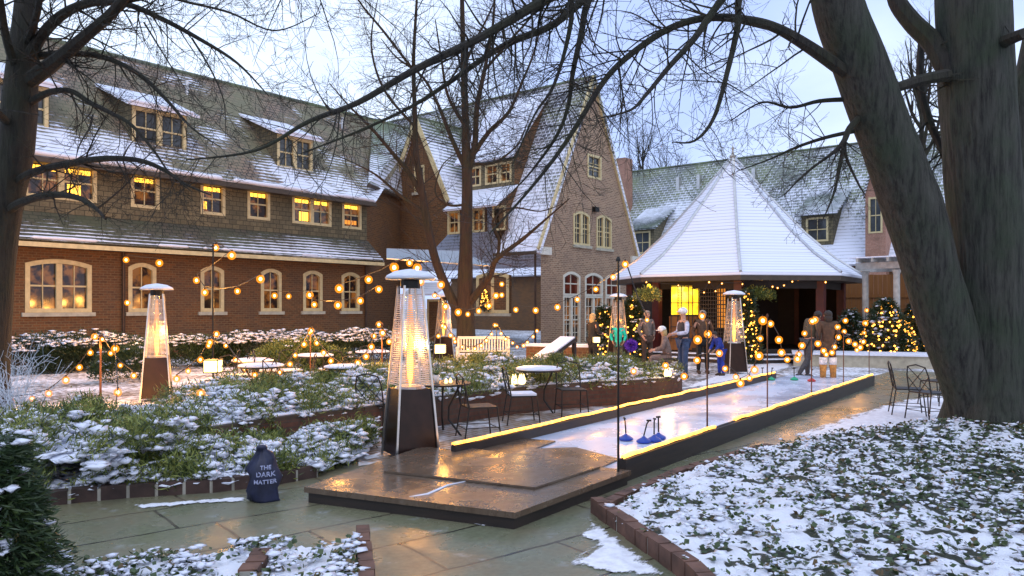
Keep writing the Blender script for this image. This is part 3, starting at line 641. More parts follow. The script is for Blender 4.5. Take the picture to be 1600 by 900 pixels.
for x in (3.2, 5.6): holes.append(cont(x, x + 1, 1.66, 3.36, .16)); wins.append((x, x + 1, 1.66, 3.36, .16, 1, ()))
mb = MB(); mb.holed((0, Yw, 0), (1, 0, 0), UP, Fy, [(XA, 0), (XB, 0), (XB, 4.3), (XA, 4.3)], holes)
mb.add([(XA, Yw, 0), (XA, 36.5, 0), (XA, 36.5, 6.4), (XA, 31.3, 11.6), (XA, Yw, 6.9)], [(0, 1, 2, 3, 4)])
mb.add([(XB, Yw, 0), (26.8, 29.0, 0), (26.8, 29.0, 7.5), (XB, Yw, 7.4)], [(0, 1, 2, 3)])
mb.build('brick_wall', M['brick_warm'], bld, world=True)
litmap = {0: [top(0), top(1), low(1)], 1: [top(0)], 2: [top(0), (0, 0, .25, .1, .4, 'lit_amber')], 3: [top(0)], 4: [top(0), top(1), (0, .35, .95, .04, .42, 'lit_amber')], 5: [top(0), (0, .1, .9, .1, .28, 'lit_soft')]}
holes2 = []; wins2 = []
for i, (a, b, c, d, s) in enumerate(up_w):
    u0, u1 = uX(a), uX(b); holes2.append(cont(u0, u1, 5.33, 6.52)); wins2.append((u0, u1, 5.33, 6.52, 0, s, litmap[i]))
mb = MB(); mb.holed((0, Yw, 0), (1, 0, 0), UP, Fy, [(XA, 4.3), (XB, 4.3), (XB, 6.62), (XA, 6.62)], holes2); mb.build('shingle_wall', M['shingle_wall'], bld, world=True)
for i, w in enumerate(wins + wins2):
    window(bld, (0, Yw, 0), (1, 0, 0), Fy, w[0], w[1], w[2], w[3], w[4], w[5], w[6], sill=i < len(wins), f=.12 if i < len(wins) else .10)
# pent roof between the storeys
mb = MB(); mb.slab([(XA, 26.25, 3.92), (23.3, 26.25, 3.92), (22.95, Yw, 4.86), (XA, Yw, 4.86)], .07); mb.slab([(23.3, 26.25, 3.92), (23.35, 27.3, 3.92), (22.95, Yw, 4.86)], .07)
mb.build('pent_roof', M['roof_pent'], bld, world=True)
mb = MB(); mb.box(XA, 23.28, 26.22, 26.33, 3.70, 3.845); mb.build('gutter', M['cream_paint'], bld, world=True)
mb = MB(); mb.box(XA, 23.2, 26.34, 26.99, 3.72, 3.76); mb.build('soffit', M['fascia_dark'], bld, world=True)
# main roof
E = (26.35, 6.60); Rg = (31.3, 11.8); zr = lambda y: E[1] + (y - E[0]) * (Rg[1] - E[1]) / (Rg[0] - E[0])
mb = MB(); mb.slab([(XA - .4, E[0], E[1]), (XB, E[0], E[1]), (30.4, Rg[0], Rg[1]), (XA - .4, Rg[0], Rg[1])], .12); mb.slab([(XA - .4, Rg[0], Rg[1]), (31, Rg[0], Rg[1]), (31, 37, 6.0), (XA - .4, 37, 6.0)], .12)
mb.build('roof', M['roof_main'], bld, world=True)
mb = MB(); mb.tube([(XA - .4, Rg[0], Rg[1] + .02), (30.4, Rg[0], Rg[1] + .02)], .09, 6); mb.build('ridge_tiles', M['roof_west'], bld, world=True)
mb = MB(); mb.box(XA - .3, XB, 26.32, 26.42, 6.36, 6.52); mb.build('gutter', M['fascia_dark'], bld, world=True)
mb = MB(); mb.box(XA, XB, 26.43, 26.99, 6.40, 6.43); mb.build('soffit', M['fascia_dark'], bld, world=True)
def snow_lip(parent, a, b, r, seed=0, step=.12, gap=.25):
    a, b = Vector(a), Vector(b); L = (b - a).length; n = int(L / step); mb = MB(); run = []; rr = []
    def flush():
        if len(run) > 2: mb.tube(run, [.004] + rr[1:-1] + [.004], 6)
    for i in range(n + 1):
        p = a.lerp(b, i / n); v = noise.noise(Vector((i * step * .5, seed, 0))) + .5 * noise.noise(Vector((i * step * 2.3, seed, 5)))
        if v < -gap: flush(); run, rr = [], []
        else: run.append(p + Vector((0, 0, r * v * .3))); rr.append(r * (1 + .5 * v))
    flush(); return mb.build('snow_lip', M['snow'], parent, True, world=True)
snow_lip(bld, (XA, E[0] + .03, E[1] + .05), (XB - .1, E[0] + .03, E[1] + .05), .085, 1, gap=.3)
snow_lip(bld, (XA, 26.29, 3.99), (23.2, 26.29, 3.99), .05, 2, gap=.02)
def dormer(bpart, u0, u1, yf, zb, zt, sash, lit=(), yb=None):
    zroof = zr(yf); yb = yb or (E[0] + (zt + 1.1 - E[1]) / ((Rg[1] - E[1]) / (Rg[0] - E[0])))
    mb = MB(); mb.holed((0, yf, 0), (1, 0, 0), UP, Fy, [(u0, zroof - .3), (u1, zroof - .3), (u1, zt), (u0, zt)], [cont(u0 + .05, u1 - .05, zb, zt - .06)])
    zz = zr(yb)
    for x in (u0, u1): mb.add([(x, yf, zroof - .3), (x, yf, zt), (x, yb, zz)], [(0, 1, 2)])
    d = mb.build('dormer', M['shingle_wall'], bpart, world=True)
    mb = MB(); mb.slab([(u0 - .3, yf - .4, zt - .02), (u1 + .3, yf - .4, zt - .02), (u1 + .3, yb + .3, zz + .14), (u0 - .3, yb + .3, zz + .14)], .09); mb.build('dormer_roof', M['roof_dormer'], d, world=True); lp = snow_lip(d, (u0 - .28, yf - .38, zt + .05), (u1 + .28, yf - .38, zt + .05), .065, u0, gap=.5)
    O = Vector((0, yf, 0)); w = window(d, O, (1, 0, 0), Fy, u0 + .05, u1 - .05, zb, zt - .06, 0, sash, lit, sill=False, f=.10, glass='glass_sky')
    # a sub-part may not have parts of its own: hang the pieces directly on the building's dormer
    for ch in list(w.children): ch.parent = d
for (a, b, zb, zt, s) in ((205, 292, 7.55, 9.0, 2), (432, 489, 7.62, 9.05, 2), (-30, 77, 7.55, 9.0, 2)):
    dormer(bld, uX(a, 27.4), uX(b, 27.4), 27.4, zb, zt, s)
_skip = 0

mb = MB(); mb.tube([(uX(191), 26.9, 0), (uX(191), 26.9, 3.8)], .055, 8); mb.build('downpipe', M['copper_pipe'], bld, world=True)
mb = MB(); mb.tube([(uX(572, 26.9), 26.9, 0), (uX(572, 26.9), 26.9, 3.8)], .05, 8); mb.build('downpipe', M['copper_pipe'], bld, world=True)
for px in (292, 535):
    c = onY(px, HZ, 30.2); mb = MB(); mb.tube([(c.x, 30.2, zr(30.2) - .1), (c.x, 30.2, zr(30.2) + .55)], .07, 8); mb.build('vent_pipe', M['steel'], bld, world=True)

# --- gabled wing: west wall X = 26.8, gable front Y = 20
XW, XE, YG, XR, ZR = 26.8, 35.2, 20.0, 31.0, 12.9; ze = 4.75
wing = thing('gabled_wing', 'tall steep gabled brick wing with cream trim in the middle of the courtyard', 'building', (XW, YG, 0))
def xY(px, Y=YG): return onY(px, HZ, Y).x
def zz_(px, py, Y=YG): return onY(px, py, Y).z
gw = [(896, 921, 331, 383, 'u'), (932, 955, 337, 388, 'u'), (918, 939, 243, 279, 's')]
gd = [(880, 906, 428), (914, 941, 432), (946, 968, 436)]
holes = []; wl = []
for a, b, c, d, k in gw:
    u0, u1, v0, v1 = xY(a), xY(b), zz_((a + b) / 2, d), zz_((a + b) / 2, c); r = .18 if k == 'u' else 0
    holes.append(cont(u0, u1, v0, v1, r)); wl.append((u0, u1, v0, v1, r, k))
for a, b, c in gd:
    u0, u1, v1 = xY(a), xY(b), zz_((a + b) / 2, c); holes.append(cont(u0, u1, .16, 3.45, .2)); wl.append((u0, u1, .16, 3.45, .2, 'd'))
mb = MB(); mb.holed((0, YG, 0), (1, 0, 0), UP, Fy, [(XW, 0), (XE, 0), (XE, ze), (XR, ZR), (XW, ze)], holes)
mb.build('front_wall', M['brick_wing'], wing, world=True)
for u0, u1, v0, v1, r, k in wl:
    if k == 'd':
        w = window(wing, (0, YG, 0), (1, 0, 0), Fy, u0, u1, 2.35, v1, r, 1, (), 'pale_paint', .1, False, 2, 1, 'glass_red')
        w2 = window(wing, (0, YG, 0), (1, 0, 0), Fy, u0, u1, .16, 2.33, 0, 2, (), 'pale_paint', .07, False, 2, 5, 'glass_dark', True); w2.name = 'french_door'; 
    else: window(wing, (0, YG, 0), (1, 0, 0), Fy, u0, u1, v0, v1, r, 2 if k == 'u' else 1, (), 'cream_paint', .09, k == 'u', 2, 3, 'glass_sky')
# raking boards, kneeler stones
mb = MB()
for sx, x0 in ((1, XW), (-1, XE)):
    a = Vector((x0 - sx * .22, 0, ze - .42)); b = Vector((XR, 0, ZR)); d = (b - a).normalized(); nn = Vector((-d.z, 0, d.x)) * sx
    mb.ob((a.x, YG, a.z), d, nn, Fy, 0, (b - a).length, -.16, .10, .003, .10)
mb.build('barge_board', M['cream_paint'], wing, world=True)
for x in (XW - .15, XE - .65):
    mb = MB(); mb.box(x, x + .8, YG - .13, YG - .004, ze - .62, ze - .28); mb.build('kneeler_stone', M['white_wood'], wing, world=True)
mb = MB(); mb.box(XW - .02, XW + .2, YG - .05, YG - .004, 7.6, 8.0); 
mb = MB(); a = xY(925); mb.box(a, a + .35, YG - .2, YG - .004, zz_(928, 331), zz_(928, 324)); mb.build('floodlight', M['dark_metal'], wing, world=True)
# west wall with openings
Nx = (-1, 0, 0)
def yX(px, X=XW): return onX(px, HZ, X).y
wy = [(yX(795), yX(745), 1.55, 3.4)]
doorY = (yX(694), yX(668))
uwin = [(yX(718), yX(700)), (yX(757), yX(737)), (yX(790), yX(770))]
gwin = (yX(663), yX(648), 7.6, 8.9)
Yga, Ygb, zg, zap = 25.6, 29.7, 7.45, 11.4; Ym = (Yga + Ygb) / 2
H = [cont(-wy[0][1], -wy[0][0], 1.55, 3.4, .12), cont(-doorY[1], -doorY[0], .1, 2.2)] + [cont(-b, -a, 5.35, 6.45) for a, b in uwin] + [cont(-gwin[1], -gwin[0], gwin[2], gwin[3])]
outer = [(-33, 0), (-YG, 0), (-YG, ze), (-22.4, ze), (-22.4, 6.55), (-Yga, 6.55), (-Yga, zg), (-Ym, zap), (-Ygb, zg), (-Ygb, 8.9), (-33, 8.9)]
mb = MB(); mb.holed((XW, 0, 0), (0, -1, 0), UP, Nx, outer, H)
mb.build('west_wall', M['brick_warm'], wing, world=True)
Uw = (0, -1, 0); O_ = (XW, 0, 0)
w = window(wing, O_, Uw, Nx, -wy[0][1], -wy[0][0], 1.55, 3.4, .12, 2, (), 'cream_paint', .14, True, 1, 2, 'glass_red', label='tall double window with red curtain and small lit tree')
for i in range(26):      # little lit tree seen behind the pane
    pass
for a, b in uwin: window(wing, O_, Uw, Nx, -b, -a, 5.35, 6.45, 0, 1, (), 'cream_paint', .09, False)
window(wing, O_, Uw, Nx, -gwin[1], -gwin[0], gwin[2], gwin[3], 0, 1, (), 'cream_paint', .08, True, glass='glass_sky')
w = window(wing, O_, Uw, Nx, -doorY[1], -doorY[0], .1, 2.2, 0, 1, (), 'cream_paint', .1, False, 3, 5, 'glass_dark', True); w.name = 'glazed_door'
# door hood with snow
mb = MB(); ya, yb = yX(706), yX(655); mb.slab([(25.6, ya, 2.45), (25.6, yb, 2.45), (XW - .01, yb, 3.05), (XW - .01, ya, 3.05)], .08); mb.build('door_hood', M['roof_dormer'], wing, world=True)
# roofs of the wing
def rx(x): return ze + (x - XW) * (ZR - ze) / (XR - XW)
sxs = XW - .28; zl = rx(sxs)
mb = MB()
mb.slab([(sxs, YG - .14, zl), (XR, YG - .14, ZR), (XR, 22.4, ZR), (sxs, 22.4, zl)], .12)
mb.slab([(27.9, 22.4, rx(27.9)), (XR, 22.4, ZR), (XR, 36.2, ZR), (27.9, 36.2, rx(27.9))], .12)
mb.slab([(XE + .28, YG - .14, zl), (XR, YG - .14, ZR), (XR, 45, ZR), (XE + .28, 45, zl)], .12)
mb.build('steep_roof', M['roof_wing'], wing, world=True)
mb = MB(); mb.tube([(XR, YG - .15, ZR + .02), (XR, 36.2, ZR + .02)], .09, 6); mb.build('ridge_tiles', M['roof_west'], wing, world=True)
_A, _B, _C, _D = (22.6, 26.5, 7.42), (26.7, 28.75, 7.5), (30.4, 31.3, 11.84), (27.0, 31.3, 11.82); mb = MB(); mb.slab([_A, _B, _C], .1); mb.slab([_A, _C, _D], .1); mb.build('west_roof', M['roof_west'], wing, world=True)
mb = MB(); mb.tube([Vector(_A) - UP * .12, Vector(_B) - UP * .12], .09, 6); mb.build('gutter', M['fascia_dark'], wing, world=True)
# cross gable roof
xin = 29.6
mb = MB(); ov = .28; k = (zap - zg) / (Ym - Yga)
mb.slab([(XW - .18, Yga - ov, zg - ov * k), (XW - .18, Ym, zap), (xin + .4, Ym, zap), (xin - 1, Yga - ov, zg - ov * k)], .1)
mb.slab([(XW - .18, Ygb + ov, zg - ov * k), (XW - .18, Ym, zap), (xin + .4, Ym, zap), (xin - 1, Ygb + ov, zg - ov * k)], .1); mb.build('cross_gable_roof', M['roof_west'], wing, world=True)
mb = MB()
for s, y0 in ((1, Yga), (-1, Ygb)):
    a = Vector((0, y0 - s * .25, zg - .25 * k)); b = Vector((0, Ym, zap)); d = (b - a).normalized(); nn = Vector((0, -d.z, d.y)) * s
    mb.ob((XW, a.y, a.z), d, nn, Nx, 0, (b - a).length, -.2, .05, .19, .24)
mb.build('barge_board', M['cream_paint'], wing, world=True)
# lean-to roof over the upper windows, with a second row of windows and a shed roof above
Y1, Y2 = 22.4, 25.6
mb = MB(); mb.slab([(26.4, Y1 - .15, 6.5), (26.4, Y2, 6.5), (28.0, Y2, 7.6), (28.0, Y1 - .15, 7.6)], .1); mb.build('lean_to_roof', M['roof_dormer'], wing, world=True)
mb = MB(); uu = [(-25.3, -24.5), (-24.2, -23.4), (-23.3, -22.6)]
mb.holed((27.95, 0, 0), Uw, UP, Nx, [(-Y2, 7.4), (-Y1, 7.4), (-Y1, 8.85), (-Y2, 8.85)], [cont(a, b, 7.75, 8.7) for a, b in uu])
mb.build('dormer_wall', M['shingle_wall'], wing, world=True)
for a, b in uu: window(wing, (27.95, 0, 0), Uw, Nx, a, b, 7.75, 8.7, 0, 1, (), 'cream_paint', .08, False)
mb = MB(); mb.add([(27.94, Y1, 7.3), (27.94, Y1, 8.95), (30.5, Y1, 12.15), (28.05, Y1, 7.1)], [(0, 1, 2, 3)]); mb.add([(XW, Y1 + .001, ze), (XW, Y1 + .001, 6.5), (28.2, Y1 + .001, 7.6), (28.2, Y1 + .001, 7.0)], [(0, 1, 2, 3)]); mb.build('dormer_cheek', M['brick_warm'], wing, world=True)
mb = MB(); mb.slab([(27.6, Y1 - .12, 8.9), (27.6, Y2 + .4, 8.9), (30.7, Y2 + .4, 12.6), (30.7, Y1 - .12, 12.6)], .1); mb.build('shed_roof', M['roof_dormer'], wing, world=True)
mb = MB(); mb.box(26.38, 26.5, YG, 22.4, ze - .62, ze - .48); mb.build('gutter', M['fascia_dark'], wing, world=True)
mb = MB(); mb.tube([(XW - .08, yX(838), 0), (XW - .08, yX(838), ze - .4)], .05, 8); mb.build('downpipe', M['copper_pipe'], wing, world=True)
# step before the doors
mb = MB(); mb.box(XW + .5, XE - .3, YG - 1.2, YG - .01, 0, .14); tag(mb.build('stone_step', M['stone_sill'], org=(XW + .5, YG - 1.2, 0)), 'broad low stone step along the french doors of the gable', 'step')
# small lit tree on the sill inside the tall window = lights on a branchy cone standing just outside the pane line
# pale translucent sheet on posts over the doorway between the two buildings
cp = thing('pale_sheet', 'pale blue sloping translucent sheet above the corner doorway', 'canopy', P(603, 400, 27).xy.to_3d())
mb = MB(); mb.slab([P(604, 404, 26.5), P(604, 388, 27.5), P(720, 392, 27.5), P(772, 416, 26.5)], .03); mb.build('translucent_panel', M['pale_translucent'], cp, world=True)
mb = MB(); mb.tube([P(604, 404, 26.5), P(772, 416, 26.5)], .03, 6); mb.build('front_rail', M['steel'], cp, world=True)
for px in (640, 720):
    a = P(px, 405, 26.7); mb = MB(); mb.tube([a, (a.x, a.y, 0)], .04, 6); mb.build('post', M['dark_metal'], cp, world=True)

# --- far range: eaves at X = 46.6, ridge X = 53
far = thing('far_building', 'mossy roofed building closing the courtyard behind the pavilion', 'building', (47, 10, 0))
FE = (46.5, 4.3); FR = (53.0, 12.5); fz = lambda x: FE[1] + (x - FE[0]) * (FR[1] - FE[1]) / (FR[0] - FE[0])
mb = MB(); mb.slab([(FE[0], -12, FE[1]), (FR[0], -12, FR[1]), (FR[0], 45, FR[1]), (FE[0], 45, FE[1])], .15); mb.slab([(59.5, -12, FE[1]), (FR[0], -12, FR[1]), (FR[0], 45, FR[1]), (59.5, 45, FE[1])], .15); mb.build('roof', M['roof_far'], far, world=True)
mb = MB(); mb.box(47, 59, -11.6, 44.6, 0, 4.6); mb.build('wall', M['brick_warm'], far, world=True)
mb = MB(); mb.tube([(53, -12, 12.53), (53, 45, 12.53)], .1, 6); mb.build('ridge_tiles', M['roof_west'], far, world=True)
def fdormer(pxa, pxb, ztop, zsill, xf):
    ya, yb = yX(pxb, xf), yX(pxa, xf); xb = FE[0] + (ztop + 1.6 - FE[1]) / ((FR[1] - FE[1]) / (FR[0] - FE[0]))
    mb = MB(); mb.holed((xf, 0, 0), Uw, UP, Nx, [(-yb, fz(xf) - .4), (-ya, fz(xf) - .4), (-ya, ztop), (-yb, ztop)], [cont(-yb + .3, -ya - .3, zsill, ztop - .25)])
    for y in (ya, yb): mb.add([(xf, y, fz(xf) - .4), (xf, y, ztop), (xb, y, fz(xb))], [(0, 1, 2)])
    d = mb.build('dormer', M['shingle_wall'], far, world=True)
    mb = MB(); mb.slab([(xf - .4, ya - .3, ztop - .05), (xf - .4, yb + .3, ztop - .05), (xb + .2, yb + .3, fz(xb) + .18), (xb + .2, ya - .3, fz(xb) + .18)], .12); mb.build('dormer_roof', M['roof_far_dormer'], d, world=True)
    w = window(d, (xf, 0, 0), Uw, Nx, -yb + .3, -ya - .3, zsill, ztop - .25, 0, 1, (), 'cream_paint', .1, False, glass='glass_sky')
    for ch in list(w.children): ch.parent = d
fdormer(985, 1022, 7.4, 5.6, 47.5); fdormer(1252, 1302, 7.5, 5.8, 47.5)
for px, py in ((1060, 268), (1092, 285), (1178, 262)):
    x = 51.5; y = yX(px, x); mb = MB(); mb.box(x - .15, x + .25, y - .12, y + .12, fz(x) - .2, fz(x) + .8); mb.build('vent_pipe', M['steel'], far, world=True)
ya, yb = yX(1384, 46.2), yX(1352, 46.2); 
mb = MB(); zc = 9.6; wv = [cont(-(ya + yb) / 2 - .35, -(ya + yb) / 2 + .35, 6.0, 8.0)]
mb.holed((46.2, 0, 0), Uw, UP, Nx, [(-yb, 0), (-ya, 0), (-ya, 8.2), (-(ya + yb) / 2, zc + .7), (-yb, 8.2)], wv)
for y in (ya, yb): mb.add([(46.2, y, 0), (46.2, y, 8.2), (50.5, y, 8.2), (50.5, y, 0)], [(0, 1, 2, 3)])
cg = mb.build('cross_gable', M['brick_far'], far, world=True)
w = window(cg, (46.2, 0, 0), Uw, Nx, -(ya + yb) / 2 - .35, -(ya + yb) / 2 + .35, 6.0, 8.0, 0, 1, (), 'cream_paint', .08, False, glass='glass_sky')
for ch in list(w.children): ch.parent = cg
mb = MB()
for y, s in ((ya, -1), (yb, 1)): mb.slab([(46.0, y + s * .15, 8.05), (51, y + s * .15, 8.05), (51, (ya + yb) / 2, zc + .85), (46.0, (ya + yb) / 2, zc + .85)], .1)
mb.build('cross_gable_roof', M['roof_far_dormer'], far, world=True)
mb = MB(); y = yX(973, 50); mb.box(49.5, 50.6, y - .5, y + .6, 6, 13.0); mb.build('chimney', M['brick_far'], far, world=True)
# ------------------------------------------------------------------ pavilion
pc = GD(1145, 29); PH = math.atan2(-pc.y, -pc.x) + R(3)
pav = thing('pavilion', 'octagonal garden pavilion with snowy flared roof, finial and glowing yellow panes', 'pavilion', pc)
prof = [(4.62, 2.86), (4.62, 2.95), (3.6, 3.64), (2.6, 4.55), (1.12, 6.2), (.12, 7.42)]
mb = MB(); mb.lathe(prof, pc, 8, ph=PH); rf = mb.build('roof', M['roof_pavilion'], pav, world=True)
for k in range(8):
    a = PH + k * math.pi / 4; mb = MB(); mb.tube([pc + Vector((r * math.cos(a), r * math.sin(a), z + .03)) for r, z in prof[1:]], .055, 5); mb.build('hip_ridge', M['hip_lead'] if 'hip_lead' in M else M['steel'], pav, world=True)
mb = MB(); mb.lathe([(.15, 7.35), (.09, 7.5), (.13, 7.55), (.05, 7.65), (.03, 7.8), (.06, 7.86), (.012, 7.95), (.008, 8.1)], pc, 10); mb.build('finial', M['pergola_paint'], pav, world=True)
mb = MB(); mb.lathe([(4.6, 2.70), (4.6, 2.858)], pc, 8, ph=PH); mb.build('eaves_board', M['fascia_dark'], pav, world=True)
for r_, z_ in ((4.75, .0), (4.4, .13)):
    mb = MB(); mb.lathe([(r_, z_), (r_, z_ + .12)], pc, 8, ph=PH); mb.build('step', M['board_dark'], pav, world=True)
    mb = MB(); mb.lathe([(r_ + .03, z_ + .121), (r_ + .02, z_ + .15), (r_ - .3, z_ + .152)], pc, 8, ph=PH); mb.build('snow_on_step', M['snow'], pav, world=True)
mb = MB(); mb.lathe([(4.1, .2), (4.1, .30)], pc, 8, ph=PH); mb.build('floor', M['board_dark'], pav, world=True)
rp_ = 3.85; vert = [pc + Vector((rp_ * math.cos(PH + k * math.pi / 4), rp_ * math.sin(PH + k * math.pi / 4), 0)) for k in range(8)]
for v in vert: mb = MB(); mb.box(v.x - .13, v.x + .13, v.y - .13, v.y + .13, .3, 2.72); mb.build('post', M['red_post'], pav, world=True)
def pside(k): a, b = vert[k % 8], vert[(k + 1) % 8]; U = (b - a).normalized(); N = Vector((U.y, -U.x, 0)); N = N if N.dot((a + b) / 2 - pc) > 0 else -N; return a, U, N, (b - a).length
# which sides face the camera: 7 (image left or right) and 0
for k in range(8):
    a, U, N, L = pside(k)
    mid = (a + U * L / 2 - pc).normalized(); front = mid.dot(-FW); side = mid.dot(RT)
    mb = MB()
    if front < .2:      # closed back
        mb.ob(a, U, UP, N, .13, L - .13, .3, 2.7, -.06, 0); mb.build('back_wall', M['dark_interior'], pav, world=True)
    else:
        mb.ob(a, U, UP, N, .13, L - .13, 2.45, 2.70, -.05, .02); mb.build('beam', M['dark_interior'], pav, world=True); mb = MB()
        mb.ob(a, U, UP, N, .13, L - .13, .3, .42, -.05, .02); mb.build('beam', M['dark_interior'], pav, world=True)
        if side < -.1:
            # iron lattice screens and leaded yellow panes
            mb = MB(); n = 14
            x0, x1 = (.2, L - .2) if side < -.6 else (L * .52, L - .2)
            if (a - pc).dot(RT) > (a + U * L - pc).dot(RT) and side >= -.6: x0, x1 = .2, L * .48
            for i in range(n + 1): u = x0 + (x1 - x0) * i / n; mb.ob(a, U, UP, N, u - .012, u + .012, .42, 2.45, -.03, -.01)
            for j in range(16): z = .45 + 2.0 * j / 15; mb.ob(a, U, UP, N, x0, x1, z - .012, z + .012, -.032, -.008)
            mb.build('lattice_screen', M['black_iron'], pav, world=True)
# glowing interior: yellow leaded panel, warm wall lamps, dark bar wall
def ppos(px, py, d): return P(px, py, d)
yel = MB(); O = P(1048, 474, 26.2); O.z = 1.55; U = RT
yel.ob(O, U, UP, -FW, 0, .98, 0, 1.0, 0, .03); yp = yel.build('yellow_pane', M['lit_yellow'], pav, world=True)
mb = MB()
for u in (0, .24, .36, .60, .74, .96): mb.ob(O, U, UP, -FW, u - .012, u + .012, -.9, 1.02, .032, .05)
for v in (-.8, -.4, 0, .42, .98): mb.ob(O, U, UP, -FW, -.02, 1.0, v - .012, v + .012, .034, .048)
for v in np.arange(.05, .95, .09): mb.ob(O, U, UP, -FW, .24, .36, v - .006, v + .006, .034, .046)
mb.build('leading', M['black_iron'], pav, world=True)
mb = MB(); mb.ob(O, U, UP, -FW, -.05, 1.0, -1.2, -.04, -.02, .01); mb.build('panel', M['fence_wood'], pav, world=True)
O2 = P(1120, 474, 26.4); O2.z = .9
mb = MB(); mb.ob(O2, U, UP, -FW, 0, .32, .2, 1.6, 0, .02); mb.build('amber_pane', M['lit_soft'], pav, world=True)
mb = MB()
for u in (0, .11, .21, .32): mb.ob(O2, U, UP, -FW, u - .01, u + .01, .0, 1.65, .022, .04)
for v in (.2, .6, 1.0, 1.4): mb.ob(O2, U, UP, -FW, 0, .32, v - .01, v + .01, .022, .04)
mb.build('leading', M['black_iron'], pav, world=True)
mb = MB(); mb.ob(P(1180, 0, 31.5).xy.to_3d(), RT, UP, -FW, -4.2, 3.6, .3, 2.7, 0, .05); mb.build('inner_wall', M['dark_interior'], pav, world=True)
def lamp(px, py, d, e, col=(1, .45, .12), r=.08, name='wall_lamp', parent=None, mat='lit_yellow'):
    p = P(px, py, d); mb = MB(); mb.lathe([(r * .5, -r), (r, 0), (r * .6, r), (r * .2, r * 1.2)], p, 10); o = mb.build(name, M[mat], parent, world=parent is not None, org=None if parent else p)
    l = bpy.data.lights.new('lamp_light', 'POINT'); l.energy = e; l.color = col; l.shadow_soft_size = .12; lo = bpy.data.objects.new('lamp_light', l); COL.objects.link(lo)
    pr = parent or o; lo.parent = pr; lo.location = p + Vector((0, 0, -.2)) - FW * .25 - world_org(pr); return o
lamp(1014, 448, 25.6, 24, parent=pav); lamp(1185, 440, 25.7, 26, parent=pav); lamp(1085, 448, 27.5, 16, parent=pav)

def evergreen_cone(name, label, base, h, r, seed, nl, group=None, mat='spruce', snow=.25, lights=True, cat='tree', L=.14):
    random.seed(seed); np.random.seed(seed)
    t_ = thing(name, label, cat, base, 0, group); n = int(260 * h * r * 3); cl = []
    for i in range(n):
        z = random.random() ** 1.3; rr = r * (1 - z) ** .75 * (.55 + .5 * random.random()) + .05; a = random.random() * 6.283
        cl.append((base.x + rr * math.cos(a), base.y + rr * math.sin(a), base.z + .08 + z * h * .96, math.cos(a), math.sin(a), .25))
    cl = np.array(cl); a, V, Fq = foliage('foliage', cl, 9, L, .016, .06, snow, [M[mat], M['hedge_green']], t_, tuple(base), spread=.06)
    np_mesh('snow', V, Fq, [M['snow']], None, t_, True, tuple(base))
    mb = MB(); mb.tube([base, base + UP * h * .8], [.06, .015], 6); mb.build('trunk', M['twig'], t_, world=True)
    b0 = None
    for i in range(nl):
        z = random.random() ** 1.1; rr = r * (1 - z) ** .75 * 1.02 + .06; a = random.random() * 6.283
        if Vector((math.cos(a), math.sin(a), 0)).dot(FW) > .3: a += math.pi
        p = Vector((rr * math.cos(a), rr * math.sin(a), .1 + z * h * .95))
        if b0 is None:
            mb = MB(); mb.sphere((0, 0, 0), .031, n=6); b0 = mb.build('fairy_light', M['fairy'], t_); b0.location = p
        else: c = b0.copy(); COL.objects.link(c); c.parent = t_; c.location = p
    return t_
evergreen_cone('christmas_tree', 'dense lit christmas tree right behind the person in black', GD(944, 26.5), 1.75, .55, 3, 60, snow=.05)
evergreen_cone('christmas_tree', 'tall lit christmas tree at the left end of the pavilion beside the grey haired man', GD(988, 26), 2.1, .5, 4, 46, snow=.05)
evergreen_cone('christmas_tree', 'slim lit christmas tree just right of the heater before the pavilion', GD(1167, 24.6), 2.3, .36, 5, 80, snow=.03)
evergreen_cone('christmas_tree', 'broad snowy lit evergreen under the pergola left post', GD(1383, 25), 2.0, 1.0, 6, 98, snow=.12)
evergreen_cone('christmas_tree', 'brightly lit evergreen against the leaning tree trunk', GD(1432, 25.5), 1.9, .75, 7, 98, snow=.1)
evergreen_cone('evergreen_shrub', 'unlit dark evergreen shrub beside the woman in brown', GD(1330, 26), 1.6, .75, 8, 0, snow=.2, cat='shrub')
# pergola, wooden screen and low stone wall on the right
pg = thing('pergola', 'pale grey wooden pergola right of the pavilion', 'pergola', GD(1375, 25.5))
for px, dd in ((1352, 26), (1401, 25)):
    c = GD(px, dd); mb = MB(); mb.lathe([(.13, .3), (.115, .5), (.10, 2.9), (.15, 3.05)], c, 12); mb.build('column', M['pergola_paint'], pg, world=True)
for dz, o in ((3.10, 0), (3.10, 2.2)):
    a, b = GD(1338, 26 + o), GD(1470, 24 + o); a.z = b.z = dz; d = (b - a).normalized(); s = d.cross(UP); mb = MB(); mb.ob(a, d, s, UP, 0, (b - a).length, -.06, .06, -.0, .22); mb.build('beam', M['pergola_paint'], pg, world=True)
a, b = GD(1338, 26), GD(1470, 24); d = (b - a).normalized(); s = -d.cross(UP)
for i in range(7):
    p = a + d * (.2 + i * .5); mb = MB(); mb.ob(p, d, s, UP, -.035, .035, -.4, 2.6, 3.325, 3.46); mb.build('rafter', M['pergola_paint'], pg, world=True)
mb = MB(); mb.ob(a, d, s, UP, -.1, 4.0, -.4, 2.6, 3.463, 3.50); mb.build('snow_cap', M['snow'], pg, world=True)
fn = thing('wooden_screen', 'orange brown timber fence lit behind the pergola', 'fence', GD(1300, 30))
a, b = GD(1290, 30.5), GD(1600, 28.5); d = (b - a).normalized(); s = d.cross(UP); L = (b - a).length; mb = MB(); n = int(L / .16)
for i in range(n): mb.ob(a, d, UP, s, i * .16, i * .16 + .15, 0, 3.1 + random.uniform(-.01, .01), 0, .03)
mb.build('boards', M['fence_wood'], fn, world=True)
